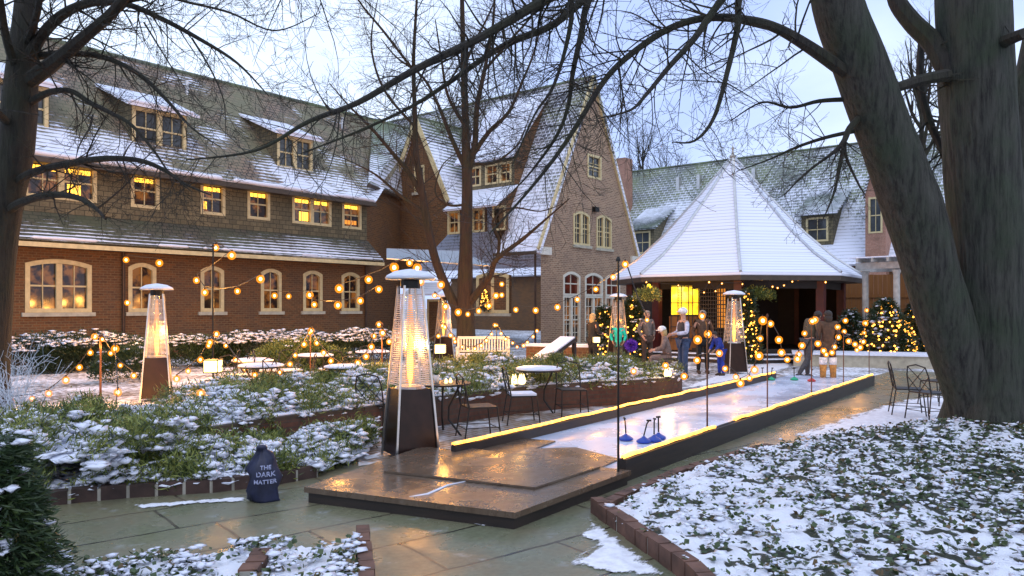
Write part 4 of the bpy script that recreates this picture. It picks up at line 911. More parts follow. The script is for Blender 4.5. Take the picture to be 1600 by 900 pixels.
mb = MB(); mb.ob(a, d, UP, s, 0, L, .8, .92, .035, .09); mb.ob(a, d, UP, s, 0, L, 2.2, 2.32, .035, .09); mb.build('rails', M['fence_wood'], fn, world=True)
lw = thing('garden_wall', 'low grey stone wall with a snowy top below the lit evergreens', 'wall', GD(1290, 23))
a, b = GD(1240, 23.6), GD(1640, 21.4); d = (b - a).normalized(); s = d.cross(UP); L = (b - a).length
mb = MB(); mb.ob(a, d, UP, s, 0, L, 0, .36, -.5, 0); mb.build('wall', M['stone_sill'], lw, world=True)
mb = MB(); mb.ob(a, d, UP, s, -.03, L, .362, .41, -1.6, .06); mb.build('snow_cap', M['snow'], lw, world=True)
sb = simple('screen_glow', (1, .4, .1), 1)

# ------------------------------------------------------------------ ice rink, deck, rope lights
Rl0, Rl1 = G(712, 697, .24), G(1213, 583, .24); Rr0, Rr1 = G(966, 716, .24), G(1360, 586, .24)
rk = thing('ice_rink', 'narrow white ice lane between dark boards with brown start', 'ice rink', Rl0.xy.to_3d())
mb = MB(); mb.prism([Rl0.xy, Rr0.xy, Rr1.xy, (Rr1 + (Rr1 - Rr0) * .03).xy, (Rl1 + (Rl1 - Rl0) * .10).xy, Rl1.xy], .02, .115); mb.build('ice', M['ice'], rk, world=True)
def board(a, b, z0, z1, th, name, mat, parent, side=1):
    d = (b - a).xy.to_3d(); L = d.length; d.normalize(); s = Vector((-d.y, d.x, 0)) * side; mb = MB(); mb.ob((a.x, a.y, 0), d, s, UP, 0, L, 0, th, z0, z1); return mb.build(name, mat, parent, world=True)
board(Rl0, Rl1, 0, .235, .07, 'side_board', M['board_dark'], rk, 1)
board(Rr0, Rr1, 0, .235, .09, 'side_board', M['board_dark'], rk, -1)
d = (Rr1 - Rr0).normalized(); q = Rr1 + d * .1
random.seed(3)
def rope(name, label, a, b, r, seg_breaks=()):
    mb = MB(); L = (b - a).length; n = int(L / .25); pts = []
    for i in range(n + 1):
        p = a.lerp(b, i / n); p = p + Vector((random.uniform(-.012, .012), random.uniform(-.012, .012), abs(random.gauss(0, .008)))); pts.append(p)
    segs = []; cur = []
    for i, p in enumerate(pts):
        t = i / n
        if any(x < t < y for x, y in seg_breaks):
            if len(cur) > 1: segs.append(cur)
            cur = []
        else: cur.append(p)
    if len(cur) > 1: segs.append(cur)
    t_ = thing(name, label, 'rope light', a, 0, None)
    for s in segs: mb = MB(); mb.tube(s, r, 6); mb.build('light_tube', M['rope_glow'], t_, world=True)
    mb = MB(); mb.tube([p - UP * (r * .9) for p in pts], r * .8, 5); mb.build('wire', M['black_iron'], t_, world=True)
off = Vector((-(Rl1 - Rl0).normalized().y, (Rl1 - Rl0).normalized().x, 0))
rope('rope_light', 'glowing amber rope light along the far left board of the ice lane', Rl0 + off * .035 + UP * .015, Rl1 + off * .035 + UP * .015, .022)
rope('rope_light', 'glowing amber rope light along the near right board of the ice lane', Rr0 - off * .045 + UP * .015, Rr1 - off * .045 + UP * .015, .022, ((.21, .255),))
dk = thing('wooden_deck', 'low square platform of wet brown boards with black sides in the foreground', 'platform', G(640, 760, 0))
A, B, C, D = G(475, 761, .15), G(805, 801, .15), G(986, 735, .15), G(660, 697, .15)
mb = MB(); mb.prism([p.xy for p in (A, B, C, D)], .10, .15); mb.build('top', M['deck_top'], dk, world=True)
inn = lambda p: p.lerp((A + C) / 2, .025)
mb = MB(); mb.prism([inn(p).xy for p in (A, B, C, D)], .0, .098); mb.build('base', M['board_dark'], dk, world=True)
A2, B2, C2, D2 = G(600, 738, .155), G(836, 764, .155), G(938, 731, .155), G(720, 700, .155)
mb = MB(); mb.prism([p.xy for p in (A2, B2, C2, D2)], .153, .172); mb.build('top_sheet', M['deck_top'], dk, world=True)
mb = MB(); _p = [G(640, 776, .153), G(668, 772, .153), G(700, 758, .153), G(742, 749, .153)]; mb.tube(_p, [.004, .012, .010, .003], 6); mb.build('snow_in_seam', M['snow'], dk, True, world=True)
A3, B3, C3, D3 = G(735, 706, .13), G(905, 722, .13), G(985, 712, .13), G(880, 684, .13)
mb = MB(); pts = [G(713, 699, .12), G(868, 690, .12), G(850, 697, .12), G(960, 716, .12), G(925, 726, .12), G(700, 708, .12)]
bridge = MB(); bridge.prism([p.xy for p in (G(700, 706, .14), G(940, 728, .14), G(968, 716, .14), G(900, 698, .14), G(835, 700, .14), G(868, 688, .14), G(790, 682, .14), G(713, 698, .14))], .117, .135); bridge.build('ramp_sheet', M['deck_top'], dk, world=True)
# wall of snow and stones along the outer side of the right board
def puck(px, py, mat, label, tilt=0, z=.118):
    c = G(px, py, z); t_ = thing('curling_puck', label, 'curling stone', c, random.random() * 6, 'curling pucks on the ice')
    mb = MB(); mb.lathe([(.07, 0), (.092, .010), (.092, .03), (.07, .045), (.025, .07), (.012, .085)], (0, 0, 0), 16); mb.build('body', M[mat], t_, smooth=False)
    mb = MB(); mb.tube([(0, 0, .09), (tilt * .12, .01, .24), (tilt * .2, .02, .28)], .010, 6); mb.tube([(tilt * .2 - .03, .02, .28), (tilt * .2 + .03, .02, .285)], .013, 6); mb.build('handle', M['dark_metal'], t_)
    return t_
puck(978, 688, 'rubber_blue', 'blue curling puck farthest left, right of the front light pole', 0)
puck(1006, 692, 'rubber_blue', 'blue curling puck second from the left, nearest the camera', .3)
puck(1022, 690, 'rubber_blue', 'blue curling puck third from the left, partly behind the right board', -.2)
puck(1029, 686, 'rubber_blue', 'blue curling puck farthest right and farthest back of the blue ones', 0)
puck(1191, 594, 'rubber_green', 'green curling puck at the far end, left of the light pole', 0); puck(1205, 594, 'rubber_green', 'green curling puck at the far end, right of the light pole', .1)
puck(1241, 594, 'rubber_green', 'green curling puck just left of the bending player', -.1); puck(1268, 596, 'rubber_red', 'red curling puck at the feet of the bending player', .4)

# ------------------------------------------------------------------ patio heaters
def heater(loc, rz, label, mesh=True, glow=14):
    t_ = thing('patio_heater', label, 'patio heater', loc, rz, 'pyramid patio heaters'); b = .27; tp = .115; H = 2.08; hc = .84
    hw = lambda z: b + (tp - b) * z / H
    for sx in (-1, 1):
        for sy in (-1, 1):
            mb = MB(); mb.tube([(sx * hw(0), sy * hw(0), 0), (sx * hw(H), sy * hw(H), H)], .017, 4); mb.build('corner_post', M['steel'], t_)
    for k in range(4):
        a = k * math.pi / 2; U = Vector((math.cos(a), math.sin(a), 0)); N = Vector((math.sin(a), -math.cos(a), 0)); w0, w1 = hw(.06) - .012, hw(hc) - .012
        mb = MB(); v = [U * -w0 + N * w0 + UP * .06, U * w0 + N * w0 + UP * .06, U * w1 + N * w1 + UP * hc, U * -w1 + N * w1 + UP * hc]; mb.add(v + [p - N * .02 for p in v], [(0, 1, 2, 3), (7, 6, 5, 4), (0, 4, 5, 1), (1, 5, 6, 2), (2, 6, 7, 3), (3, 7, 4, 0)]); mb.build('cabinet_panel', M['cabinet_dark'], t_)
        mb = MB(); n = 44 if mesh else 30
        for i in range(n):
            z = hc + .05 + (H - hc - .16) * i / (n - 1); w = hw(z) - .004; rw = .0062 if mesh else .005
            mb.tube([U * -w + N * w + UP * z, U * w + N * w + UP * z], rw, 3, cap=False)
        for u in (-.5, 0, .5):
            z0, z1 = hc + .05, H - .11; mb.tube([U * u * hw(z0) + N * hw(z0) + UP * z0, U * u * hw(z1) + N * hw(z1) + UP * z1], .003, 3, cap=False)
        mb.build('guard_mesh', M['guard_wire'], t_)
    mb = MB(); mb.lathe([(.19, hc), (.17, hc + .03), (.06, hc + .035)], (0, 0, 0), 12); mb.build('burner', M['steel'], t_)
    mb = MB(); mb.tube([(0, 0, hc + .06), (0, 0, H)], .058, 12, cap=False); mb.build('glass_tube', M['clear_glass'], t_, True)
    mb = MB(); mb.lathe([(.008, hc + .03), (.034, hc + .12), (.044, hc + .28), (.034, hc + .46), (.014, hc + .62), (.002, hc + .72)], (.004, 0, 0), 8); mb.tube([(.01, .01, hc + .5), (-.012, 0, hc + .62), (.01, 0, hc + .76)], [.014, .01, .002], 5); fl_ = mb.build('flame', M['flame'], t_, True)
    mb = MB(); mb.tube([(0, 0, hc + .05), (0, 0, hc + .7), (0, 0, H - .1)], [.054, .05, .02], 10, cap=False); mb.build('flame_glow', M['flame_outer'], t_, True)
    mb = MB(); mb.lathe([(.12, H - .03), (.12, H + .06), (.08, H + .1)], (0, 0, 0), 12); mb.build('collar', M['dark_metal'], t_)
    mb = MB(); mb.lathe([(.30, H + .075), (.31, H + .09), (.2, H + .14), (.05, H + .17)], (0, 0, 0), 18); mb.build('reflector_cap', M['steel'], t_, True)
    mb = MB(); mb.lathe([(.305, H + .093), (.285, H + .125), (.19, H + .175), (.05, H + .20), (.005, H + .205)], (0, 0, 0), 18); mb.build('snow_cap', M['snow'], t_, True)
    mb = MB(); mb.sphere((b * .35, -b - .0, .62), .02, (1.6, .5, .8), 8); mb.build('badge', M['steel'], t_)
    l = bpy.data.lights.new('flame_light', 'POINT'); l.energy = glow; l.color = (1, .42, .10); l.shadow_soft_size = .05; lo = bpy.data.objects.new('flame_light', l); COL.objects.link(lo); lo.parent = t_; lo.location = (.09, -.09, hc + .5)
    return t_
heater(GD(641, 9.25), TH + R(28), 'nearest and tallest pyramid heater, with its flame, behind the deck', True, 45)
heater(GD(245, 14.9), TH + R(20), 'pyramid heater rising from the snowy bed on the left', True, 45)
heater(GD(693, 25.3), TH + R(30), 'small distant pyramid heater before the corner doorway', False, 10)
heater(GD(1147, 20.9), TH + R(10), 'pyramid heater beside the far end of the ice lane', False, 16)
heater(GD(966, 25.2), TH + R(40), 'pyramid heater half hidden behind the front light pole', False, 10)

# ------------------------------------------------------------------ string lights
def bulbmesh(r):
    mb = MB(); mb.cur = 0; mb.sphere((0, 0, 0), r * 1.45, (1, 1, 1.05), 10); mb.cur = 1; mb.sphere((0, 0, 0), r * .62, (1, 1, 1.1), 6); mb.cur = 2; mb.tube([(0, 0, r * 1.0), (0, 0, r * 1.9)], r * .38, 5)  # outer sphere is the added bloom shell, inner sphere the bulb itself
    me = mb; return me
_bm = {}
def bulb(parent, p, r, light=0, name='bulb'):
    k = round(r, 4)
    if k not in _bm:
        o = bulbmesh(r).build(name, [M['bulb_halo'], M['bulb_core'], M['dark_metal']], parent); _bm[k] = o
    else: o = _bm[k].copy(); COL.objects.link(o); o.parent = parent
    o.location = Vector(p) - world_org(parent); k_ = random.uniform(.78, 1.15); o.scale = (k_, k_, k_)
    if light:
        l = bpy.data.lights.new('bulb_light', 'POINT'); l.energy = light; l.color = (1, .42, .08); l.shadow_soft_size = .1; lo = bpy.data.objects.new('bulb_light', l); COL.objects.link(lo); lo.parent = parent; lo.location = Vector(p) - world_org(parent) + Vector((0, 0, -.15)) - FW * .0
    return o
def string(label, pts, r=.045, light=0, every=3, sag=.0, group='strings of round amber bulbs'):
    """pts: (px, py, depth) of every bulb in order"""
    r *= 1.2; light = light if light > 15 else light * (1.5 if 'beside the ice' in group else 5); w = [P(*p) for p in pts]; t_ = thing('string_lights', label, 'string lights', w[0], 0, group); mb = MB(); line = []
    for i, p in enumerate(w):
        line.append(p + UP * r * 1.9)
        if i < len(w) - 1:
            q = w[i + 1]; mid = (p + q) / 2 + UP * (r * 2.2 - .04 * (p - q).length); line.append(mid)
    mb.tube(line, .011 if w[0].xy.length > 14 else .007, 4); mb.build('wire', M['black_iron'], t_, world=True)
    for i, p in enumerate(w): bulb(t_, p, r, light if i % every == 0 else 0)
    return t_
def pole(px, ytop, d, label, r=.014, mat='dark_metal', z0=0, name='light_pole'):
    a = GD(px, d, z0); b = P(px, ytop, d); t_ = thing(name, label, 'pole', a, 0, 'thin poles carrying the string lights')
    mb = MB(); mb.tube([a, b], [r, r * .85], 6); mb.build('rod', M[mat], t_, world=True); mb = MB(); mb.lathe([(r * 1.9, 0), (r * 1.9, .02), (r * .9, .05)], b - UP * .03, 8); mb.build('hook', M[mat], t_, world=True); return t_
LW = 85.0
string('amber string running before the brick wall from the copper pipe to the left heater', [(197, 406, 21), (249, 411, 21.5)], .06, LW, 1)
string('single amber bulb low on the downpipe left of the left heater', [(199, 473, 21)], .06, LW, 1)
string('amber string drooping from the dark pole before the third ground floor window', [(337, 387, 19), (362, 399, 19.5), (307, 438, 18.5), (320, 457, 18), (371, 455, 20), (407, 436, 21)], .06, LW, 2)
string('amber string crossing the narrow ground floor windows toward the corner', [(429, 462, 21), (451, 463, 21.5), (484, 461, 22), (491, 476, 20), (528, 477, 21), (563, 470, 22), (592, 452, 22)], .058, LW, 2)
string('amber string over the cap of the nearest heater', [(530, 451, 17), (576, 437, 16), (616, 418, 15), (640, 411, 15), (652, 419, 15), (657, 440, 15), (689, 445, 17)], .05, LW * .7, 2)
string('amber string sagging across the middle tree trunk', [(679, 462, 20), (696, 479, 20), (716, 488, 20), (731, 491, 20), (748, 486, 20.5), (764, 478, 21), (775, 462, 21), (784, 461, 21), (784, 444, 21)], .05, LW * .7, 3)
string('amber string crossing the gable from the brick corner to the pavilion eave', [(806, 484, 22), (837, 485, 22.5), (871, 480, 23), (902, 468, 23), (931, 452, 23), (958, 433, 22), (977, 412, 21)], .055, LW * .7, 2)
# garlands of small bulbs hung between low stakes in the beds
BS = 1.22
string('tiny amber lights strung along the eave of the pavilion', [(1010, 441, 25.2), (1060, 446, 24.9), (1100, 457, 24.6), (1108, 441, 24.6), (1118, 455, 24.6), (1128, 443, 24.6), (1160, 444, 24.6), (1195, 432, 24.7), (1207, 448, 24.8), (1215, 450, 24.8), (1225, 446, 24.9), (1238, 440, 25), (1247, 437, 25.1), (1290, 441, 25.5)], .020, 0, 1)
g2 = 'low garlands of small bulbs between stakes'
string('small bulb garland at the far left, from a rust coloured stake down to the snow', [(18, 627, 13.5), (50, 623, 13.7), (76, 615, 13.8), (103, 594, 14), (124, 574, 14.2), (141, 551, 14.4), (148, 526, 14.5)], .036, 3, 3, group=g2)
string('small bulb garland between the rust stake and the left heater', [(160, 530, 14.5), (173, 552, 14.4), (188, 571, 14.3), (209, 587, 14.2)], .034, 3, 2, group=g2)
string('pair of brighter bulbs low in front of the left heater', [(180, 545, 13.6), (184, 613, 12.6), (179, 660, 11.5)], .045, 5, 1, group=g2)
string('small bulb garland from the left heater up to the square lantern', [(276, 592, 14.2), (294, 580, 14.3), (313, 562, 14.5), (326, 540, 14.6), (338, 522, 14.8)], .034, 3, 2, group=g2)
string('small bulb garland right of the square lantern', [(328, 535, 14), (353, 540, 15.5), (368, 562, 15), (383, 577, 14.5), (398, 586, 14)], .034, 3, 2, group=g2)
string('single bulb on a short stake amid the junipers below the lantern', [(314, 615, 11.2)], .04, 6, 1, group=g2)
string('small bulb garland draped left from the amber stake between the snowy tables', [(437, 582, 14.5), (453, 569, 15), (461, 555, 15.4), (475, 538, 15.8), (484, 520, 16)], .036, 3, 2, group=g2)
string('small bulb garland draped right from the amber stake between the snowy tables', [(486, 517, 16), (495, 536, 15.7), (506, 551, 15.4), (517, 564, 15), (530, 572, 14.8), (545, 573, 14.6), (559, 567, 14.4)], .036, 3, 2, group=g2)
string('small bulb garland hanging from the stake just left of the nearest heater', [(560, 567, 14.5), (572, 557, 14.8), (580, 542, 15), (584, 525, 15.2), (592, 507, 15.4), (598, 520, 15.2), (608, 534, 15)], .036, 3, 3, group=g2)
string('small bulb garland in front of the small distant heater', [(640, 553, 16), (662, 541, 16.3), (685, 525, 16.6), (691, 509, 17), (695, 511, 17), (704, 524, 16.8), (710, 529, 16.6), (711, 534, 16.4)], .030, 2, 3, group=g2)
string('small bulb garland over the left half of the white bench', [(722, 542, 19), (731, 546, 19), (742, 545, 19), (752, 540, 19), (760, 532, 19.2), (768, 522, 19.4), (773, 508, 19.6)], .030, 2, 3, group=g2)
string('small bulb garland from the bench to the brick corner of the gable', [(776, 508, 19.6), (783, 521, 19.6), (790, 530, 19.6), (801, 536, 19.8), (808, 542, 19.9), (818, 540, 20), (824, 535, 20), (833, 526, 20), (839, 517, 20)], .030, 2, 3, group=g2)
# poles and garlands beside the ice
for px, yt, dd, lb, rr in ((966, 404, 7.75, 'nearest black light pole, at the front corner of the ice lane', .013), (1105, 500, 10.2, 'rusty light pole at the right board, second from the camera', .012), (1199, 492, 12.3, 'rusty light pole at the right board, third from the camera', .011),
                          (1268, 505, 14.3, 'rusty light pole before the bending player', .011), (1318, 520, 16.3, 'thin light pole in front of the woman in brown boots', .010), (1358, 540, 18.2, 'farthest light pole at the end of the right board', .010)):
    pole(px, yt, dd, lb, rr, 'dark_metal' if dd < 8 else 'pole_rust')
g3 = 'bulb garlands strung beside the ice'
string('garland of bulbs before the man in the vest, dropping to the ice edge', [(977, 413, 7.8), (1011, 500, 9)], .02, 0, 1, group=g3)
string('garland on the left side of the second pole', [(990, 580, 13), (1040, 571, 13.2), (1069, 588, 12.6)], .035, 2, 1, group=g3)
string('garland sagging between the second and third poles', [(1097, 494, 12), (1106, 522, 12), (1090, 531, 12.2), (1089, 563, 12.4), (1124, 552, 13), (1133, 576, 13), (1150, 589, 12.8), (1157, 599, 12.4), (1171, 591, 12.8), (1179, 578, 12.8), (1186, 556, 12.6), (1188, 529, 12.5), (1192, 501, 12.4)], .036, 3, 3, group=g3)
string('garland sagging between the third pole and the bending player', [(1204, 506, 12.4), (1217, 531, 12.8), (1221, 551, 13), (1230, 562, 13.4), (1246, 561, 13.8), (1248, 554, 14), (1253, 540, 14.1), (1257, 521, 14.2), (1269, 502, 14.3)], .035, 3, 3, group=g3)
string('garland sagging across the coat of the woman in brown', [(1273, 500, 14.4), (1278, 537, 14.6), (1287, 548, 14.8), (1291, 554, 15), (1300, 551, 15.4), (1304, 542, 15.8), (1310, 527, 16.1), (1309, 511, 16.3), (1321, 501, 16.4)], .035, 3, 3, group=g3)
string('garland between the fifth and the last pole at the lit evergreens', [(1319, 518, 16.5), (1326, 533, 16.8), (1336, 538, 17.2), (1339, 547, 17.4), (1344, 543, 17.8), (1349, 534, 18), (1350, 520, 18.1), (1352, 505, 18.2), (1354, 485, 18.3)], .036, 3, 3, group=g3)
pole(157, 524, 14.5, 'rust coloured stake standing in the snow left of the left heater', .022, 'pole_rust'); pole(333, 384, 17, 'tall dark pole before the third ground floor window', .022, 'dark_metal'); pole(485, 516, 16, 'amber stake between the snowy tables', .016, 'pole_rust')
pole(597, 506, 15.3, 'amber stake just left of the nearest heater', .016, 'pole_rust'); pole(776, 506, 19.6, 'thin stake at the right end of the white bench', .014, 'dark_metal'); pole(314, 618, 11.2, 'short black stake amid the junipers', .014, 'dark_metal', .3)
# square lanterns
def lantern(px, py, d, label, s=.11, stand=True, e=8):
    p = P(px, py, d); base = p - UP * s; t_ = thing('lantern', label, 'lantern', base, 0, 'square glowing lanterns'); mb = MB(); mb.ob(base, RT, FW, UP, -s, s, -s, s, .02, 2 * s * .92); mb.build('glowing_panes', M['lantern_glow'], t_, world=True)
    mb = MB(); mb.ob(base, RT, FW, UP, -s * 1.08, s * 1.08, -s * 1.08, s * 1.08, 0, .018); mb.ob(base, RT, FW, UP, -s * 1.08, s * 1.08, -s * 1.08, s * 1.08, 2 * s * .93, 2 * s)
    for a in (-1, 1):
        for b in (-1, 1): mb.ob(base, RT, FW, UP, a * s * 1.03 - .006, a * s * 1.03 + .006, b * s * 1.03 - .006, b * s * 1.03 + .006, .018, 2 * s * .93)
    mb.build('frame', M['black_iron'], t_, world=True)
    if stand: mb = MB(); mb.tube([base, (base.x, base.y, 0)], .012, 6); mb.build('stand', M['black_iron'], t_, world=True)
    l = bpy.data.lights.new('lantern_light', 'POINT'); l.energy = e; l.color = (1, .55, .2); l.shadow_soft_size = .1; lo = bpy.data.objects.new('lantern_light', l); COL.objects.link(lo); lo.parent = t_; lo.location = UP * (2 * s + .12)
lantern(333, 572, 13, 'square glowing lantern right of the left heater', .115, True, 9); lantern(688, 545, 20, 'square glowing lantern in front of the small distant heater', .13, True, 9); lantern(932, 531, 21.6, 'square glowing lantern held before the person in black', .09, True, 8)
# candles/fire glow on planter
fr = thing('fire_bowl', 'bright glowing candle cluster on the planter behind the wire chair', 'candle lights', G(812, 600, .45))
mb = MB(); mb.lathe([(.16, 0), (.2, .05), (.2, .07), (.12, .03)], G(812, 600, .45), 14); mb.build('bowl', M['black_iron'], fr, world=True)
for i in range(7):
    p = G(812, 600, .52) + Vector((random.uniform(-.13, .13), random.uniform(-.13, .13), 0)); mb = MB(); mb.lathe([(.02, 0), (.035, .04), (.028, .09), (.003, .17)], p, 7); mb.build('flame', M['lantern_glow'], fr, True, world=True)
l = bpy.data.lights.new('fire_light', 'POINT'); l.energy = 22; l.color = (1, .5, .1); l.shadow_soft_size = .1; lo = bpy.data.objects.new('fire_light', l); COL.objects.link(lo); lo.parent = fr; lo.location = (-.1, -.1, .35)
fr = thing('fire_bowl', 'small glowing candle dish on the tip of the curved planter', 'candle lights', G(1040, 588, .48))
mb = MB(); mb.lathe([(.12, 0), (.14, .04), (.1, .02)], G(1040, 588, .48), 12); mb.build('bowl', M['black_iron'], fr, world=True)
for i in range(3):
    p = G(1040, 588, .5) + Vector((random.uniform(-.07, .07), random.uniform(-.07, .07), 0)); mb = MB(); mb.lathe([(.02, 0), (.035, .04), (.028, .08), (.003, .15)], p, 7); mb.build('flame', M['lantern_glow'], fr, True, world=True)
l = bpy.data.lights.new('fire_light', 'POINT'); l.energy = 10; l.color = (1, .5, .1); l.shadow_soft_size = .1; lo = bpy.data.objects.new('fire_light', l); COL.objects.link(lo); lo.parent = fr; lo.location = (-.1, -.1, .3)
# light cast by the eaves lamp of the left building's soffit is absent in the photo; none added

# ------------------------------------------------------------------ furniture
def table(loc, rz, label, r=.38, h=.72, snow=True, group='round garden tables'):
    t_ = thing('garden_table', label, 'table', loc, rz, group); mb = MB(); mb.lathe([(r, h - .025), (r, h)], (0, 0, 0), 20); mb.build('tabletop', M['black_iron'], t_)
    for k in range(3):
        a = k * 2.094 + .4; c, s = math.cos(a), math.sin(a); mb = MB(); mb.tube([(c * r * .72, s * r * .72, h - .03), (c * r * .3, s * r * .3, h * .55), (c * r * .28, s * r * .28, h * .3), (c * r * .8, s * r * .8, 0)], .016, 6); mb.build('leg', M['black_iron'], t_)
    if snow: mb = MB(); mb.lathe([(r * .99, h + .003), (r * .985, h + .03), (r * .8, h + .05), (.01, h + .055)], (0, 0, 0), 20); mb.build('snow_layer', M['snow'], t_, True)
    return t_
def make_chair(label, snow=True, group='black wire garden chairs'):
    t_ = thing('garden_chair', label, 'chair', (0, 0, 0), 0, group); w = .21
    for sx in (-1, 1):
        mb = MB(); mb.tube([(sx * w, .2, .44), (sx * (w + .02), .25, 0)], .011, 5); mb.build('leg', M['black_iron'], t_)
        mb = MB(); mb.tube([(sx * w, -.2, .44), (sx * (w + .02), -.27, 0)], .011, 5); mb.build('leg', M['black_iron'], t_)
    mb = MB(); mb.tube([(-w, .22, .16), (w, .22, .16)], .007, 4); mb.tube([(-w, -.24, .16), (w, -.24, .16)], .007, 4); mb.tube([(-w, -.24, .17), (-w, .22, .17)], .007, 4); mb.tube([(w, -.24, .17), (w, .22, .17)], .007, 4); mb.build('stretcher', M['black_iron'], t_)
    mb = MB(); mb.box(-w, w, -.2, .21, .435, .455); mb.build('seat', M['black_iron'], t_)
    mb = MB(); arc = [(-w, -.2, .45), (-w * .98, -.25, .72), (-w * .8, -.28, .86), (0, -.29, .9), (w * .8, -.28, .86), (w * .98, -.25, .72), (w, -.2, .45)]; mb.tube(arc, .012, 5)
    for a, b in (((-w, -.21, .5), (w * .8, -.28, .86)), ((w, -.21, .5), (-w * .8, -.28, .86)), ((0, -.205, .46), (w * .95, -.25, .7)), ((0, -.205, .46), (-w * .95, -.25, .7))): mb.tube([a, b], .007, 4)
    mb.build('backrest', M['black_iron'], t_)
    if snow: mb = MB(); mb.box(-w * .95, w * .95, -.19, .2, .458, .49); o = mb.build('snow_layer', M['snow'], t_); 
    return t_
ch_s = make_chair('wire chair with a snowy seat between the two near tables', True); ch_n = make_chair('wire chair with a dry seat right of the nearest heater', False)
def place(c, loc, rz, label=None, first=False):
    o = c if first else copy_tree(c); o.location = loc; o.rotation_euler = (0, 0, rz)
    if label: o['label'] = label
    return o
# near group
tb = table(GD(690, 10.9), .3, 'brown topped near table with candles and a white pot right of the nearest heater', .42, .74, False); place(ch_n, GD(748, 10.6), TH + R(200), None, True); place(ch_n, GD(590, 10.8), TH + R(250), 'tilted wire chair hidden behind the left side of the nearest heater')
place(ch_s, GD(815, 11.9), TH + R(190), None, True); table(GD(842, 13.2), .1, 'near table with a thin snow layer behind the glowing candle cluster', .40, .74); place(ch_n, GD(893, 12.8), TH + R(100), 'wire chair at the right of the table before the curved planter')
pt_ = GD(682, 10.8, .74); t_ = thing('plant_pot', 'small white pot on the near brown table', 'pot', pt_); mb = MB(); mb.lathe([(.035, 0), (.05, .12), (.045, .12), (.03, .02)], (0, 0, 0), 12); mb.build('pot', M['white_ceramic'], t_, True); mb = MB(); mb.lathe([(.02, .12), (.045, .15), (.02, .19)], (0, 0, 0), 8); mb.build('plant', M['juniper_dark'], t_)
for i, (px, lb) in enumerate(((697, 'small glowing candle in the middle of the near brown table'), (704, 'small glowing candle at the right rim of the near brown table'))):
    p = GD(px, 10.75 + .1 * i, .74); t_ = thing('candle', lb, 'candle', p); mb = MB(); mb.lathe([(.035, 0), (.035, .045)], (0, 0, 0), 10); mb.build('holder', M['clear_glass'], t_); mb = MB(); mb.lathe([(.02, .005), (.026, .03), (.003, .075)], (0, 0, 0), 8); mb.build('flame', M['lantern_glow'], t_)
# snowy tables and chairs in the courtyard
for i, (px, d, lb) in enumerate(((395, 15.6, 'snow topped table right of the square lantern, leftmost of the far tables'), (492, 17.2, 'snow topped table behind the amber stake, before the green bush'), (537, 13.9, 'snow topped table nearest the nearest heater, low behind the junipers'), (582, 18.6, 'farthest snow topped table, at the right of the hedge'), (408, 14.2, 'lower snow topped table in front of the leftmost far table'))):
    table(GD(px, d), i, lb, .42 if i != 2 else .36, .72)
cc = [(372, 15.2, 40, 'snowy wire chair at the left of the leftmost far table'), (418, 16.3, 200, 'snowy wire chair behind the leftmost far table'), (455, 16.4, 120, 'snowy wire chair between the leftmost table and the amber stake'), (515, 16.6, 300, 'snowy wire chair right of the amber stake'), (470, 15.0, 20, 'snowy wire chair in front of the amber stake'),
      (560, 15.0, 250, 'snowy wire chair just behind the table nearest the heater'), (560, 18.0, 60, 'snowy wire chair left of the farthest table'), (604, 18.0, 240, 'snowy wire chair right of the farthest table'), (345, 14.4, 80, 'snowy wire chair directly under the square lantern'), (440, 13.8, 160, 'snowy wire chair right of the lower table among junipers'), (352, 16.5, 10, 'farthest left snowy wire chair before the hedge')]
for px, d, a, lb in cc: place(ch_s, GD(px, d), TH + R(a), lb)
place(ch_n, GD(1418, 12.9), TH + R(160), 'left of the two dark chairs beside the big tree trunk'); place(ch_n, GD(1452, 12.3), TH + R(200), 'right of the two dark chairs, touching the big tree trunk'); place(ch_n, GD(1466, 14.2), TH + R(20), 'dark chair mostly behind the leaning trunk of the big tree')
# white bench
bn = thing('garden_bench', 'white slatted garden bench with snow against the brick wall', 'bench', GD(755, 22.2), TH - R(90) + R(0)); 
def bb(nm, *a, mt='bench_wood'): mb = MB(); mb.box(*a); return mb.build(nm, M[mt], bn)
bb('seat', -.74, .74, -.25, .25, .40, .44); bb('snow_layer', -.72, .72, -.24, .2, .443, .47, mt='snow'); bb('top_rail', -.76, .76, .24, .30, .88, .96); bb('bottom_rail', -.72, .72, .25, .29, .50, .55)
for sx in (-1, 1):
    bb('leg', sx * .74 - .035, sx * .74 + .035, .24, .31, 0, .9); bb('leg', sx * .74 - .035, sx * .74 + .035, -.27, -.2, 0, .62); bb('armrest', sx * .74 - .045, sx * .74 + .045, -.3, .235, .625, .665)
for i in range(17): x = -.66 + i * 1.32 / 16; bb('slat', x - .02, x + .02, .255, .285, .552, .878)
bn.rotation_euler = (0, 0, TH - R(90))
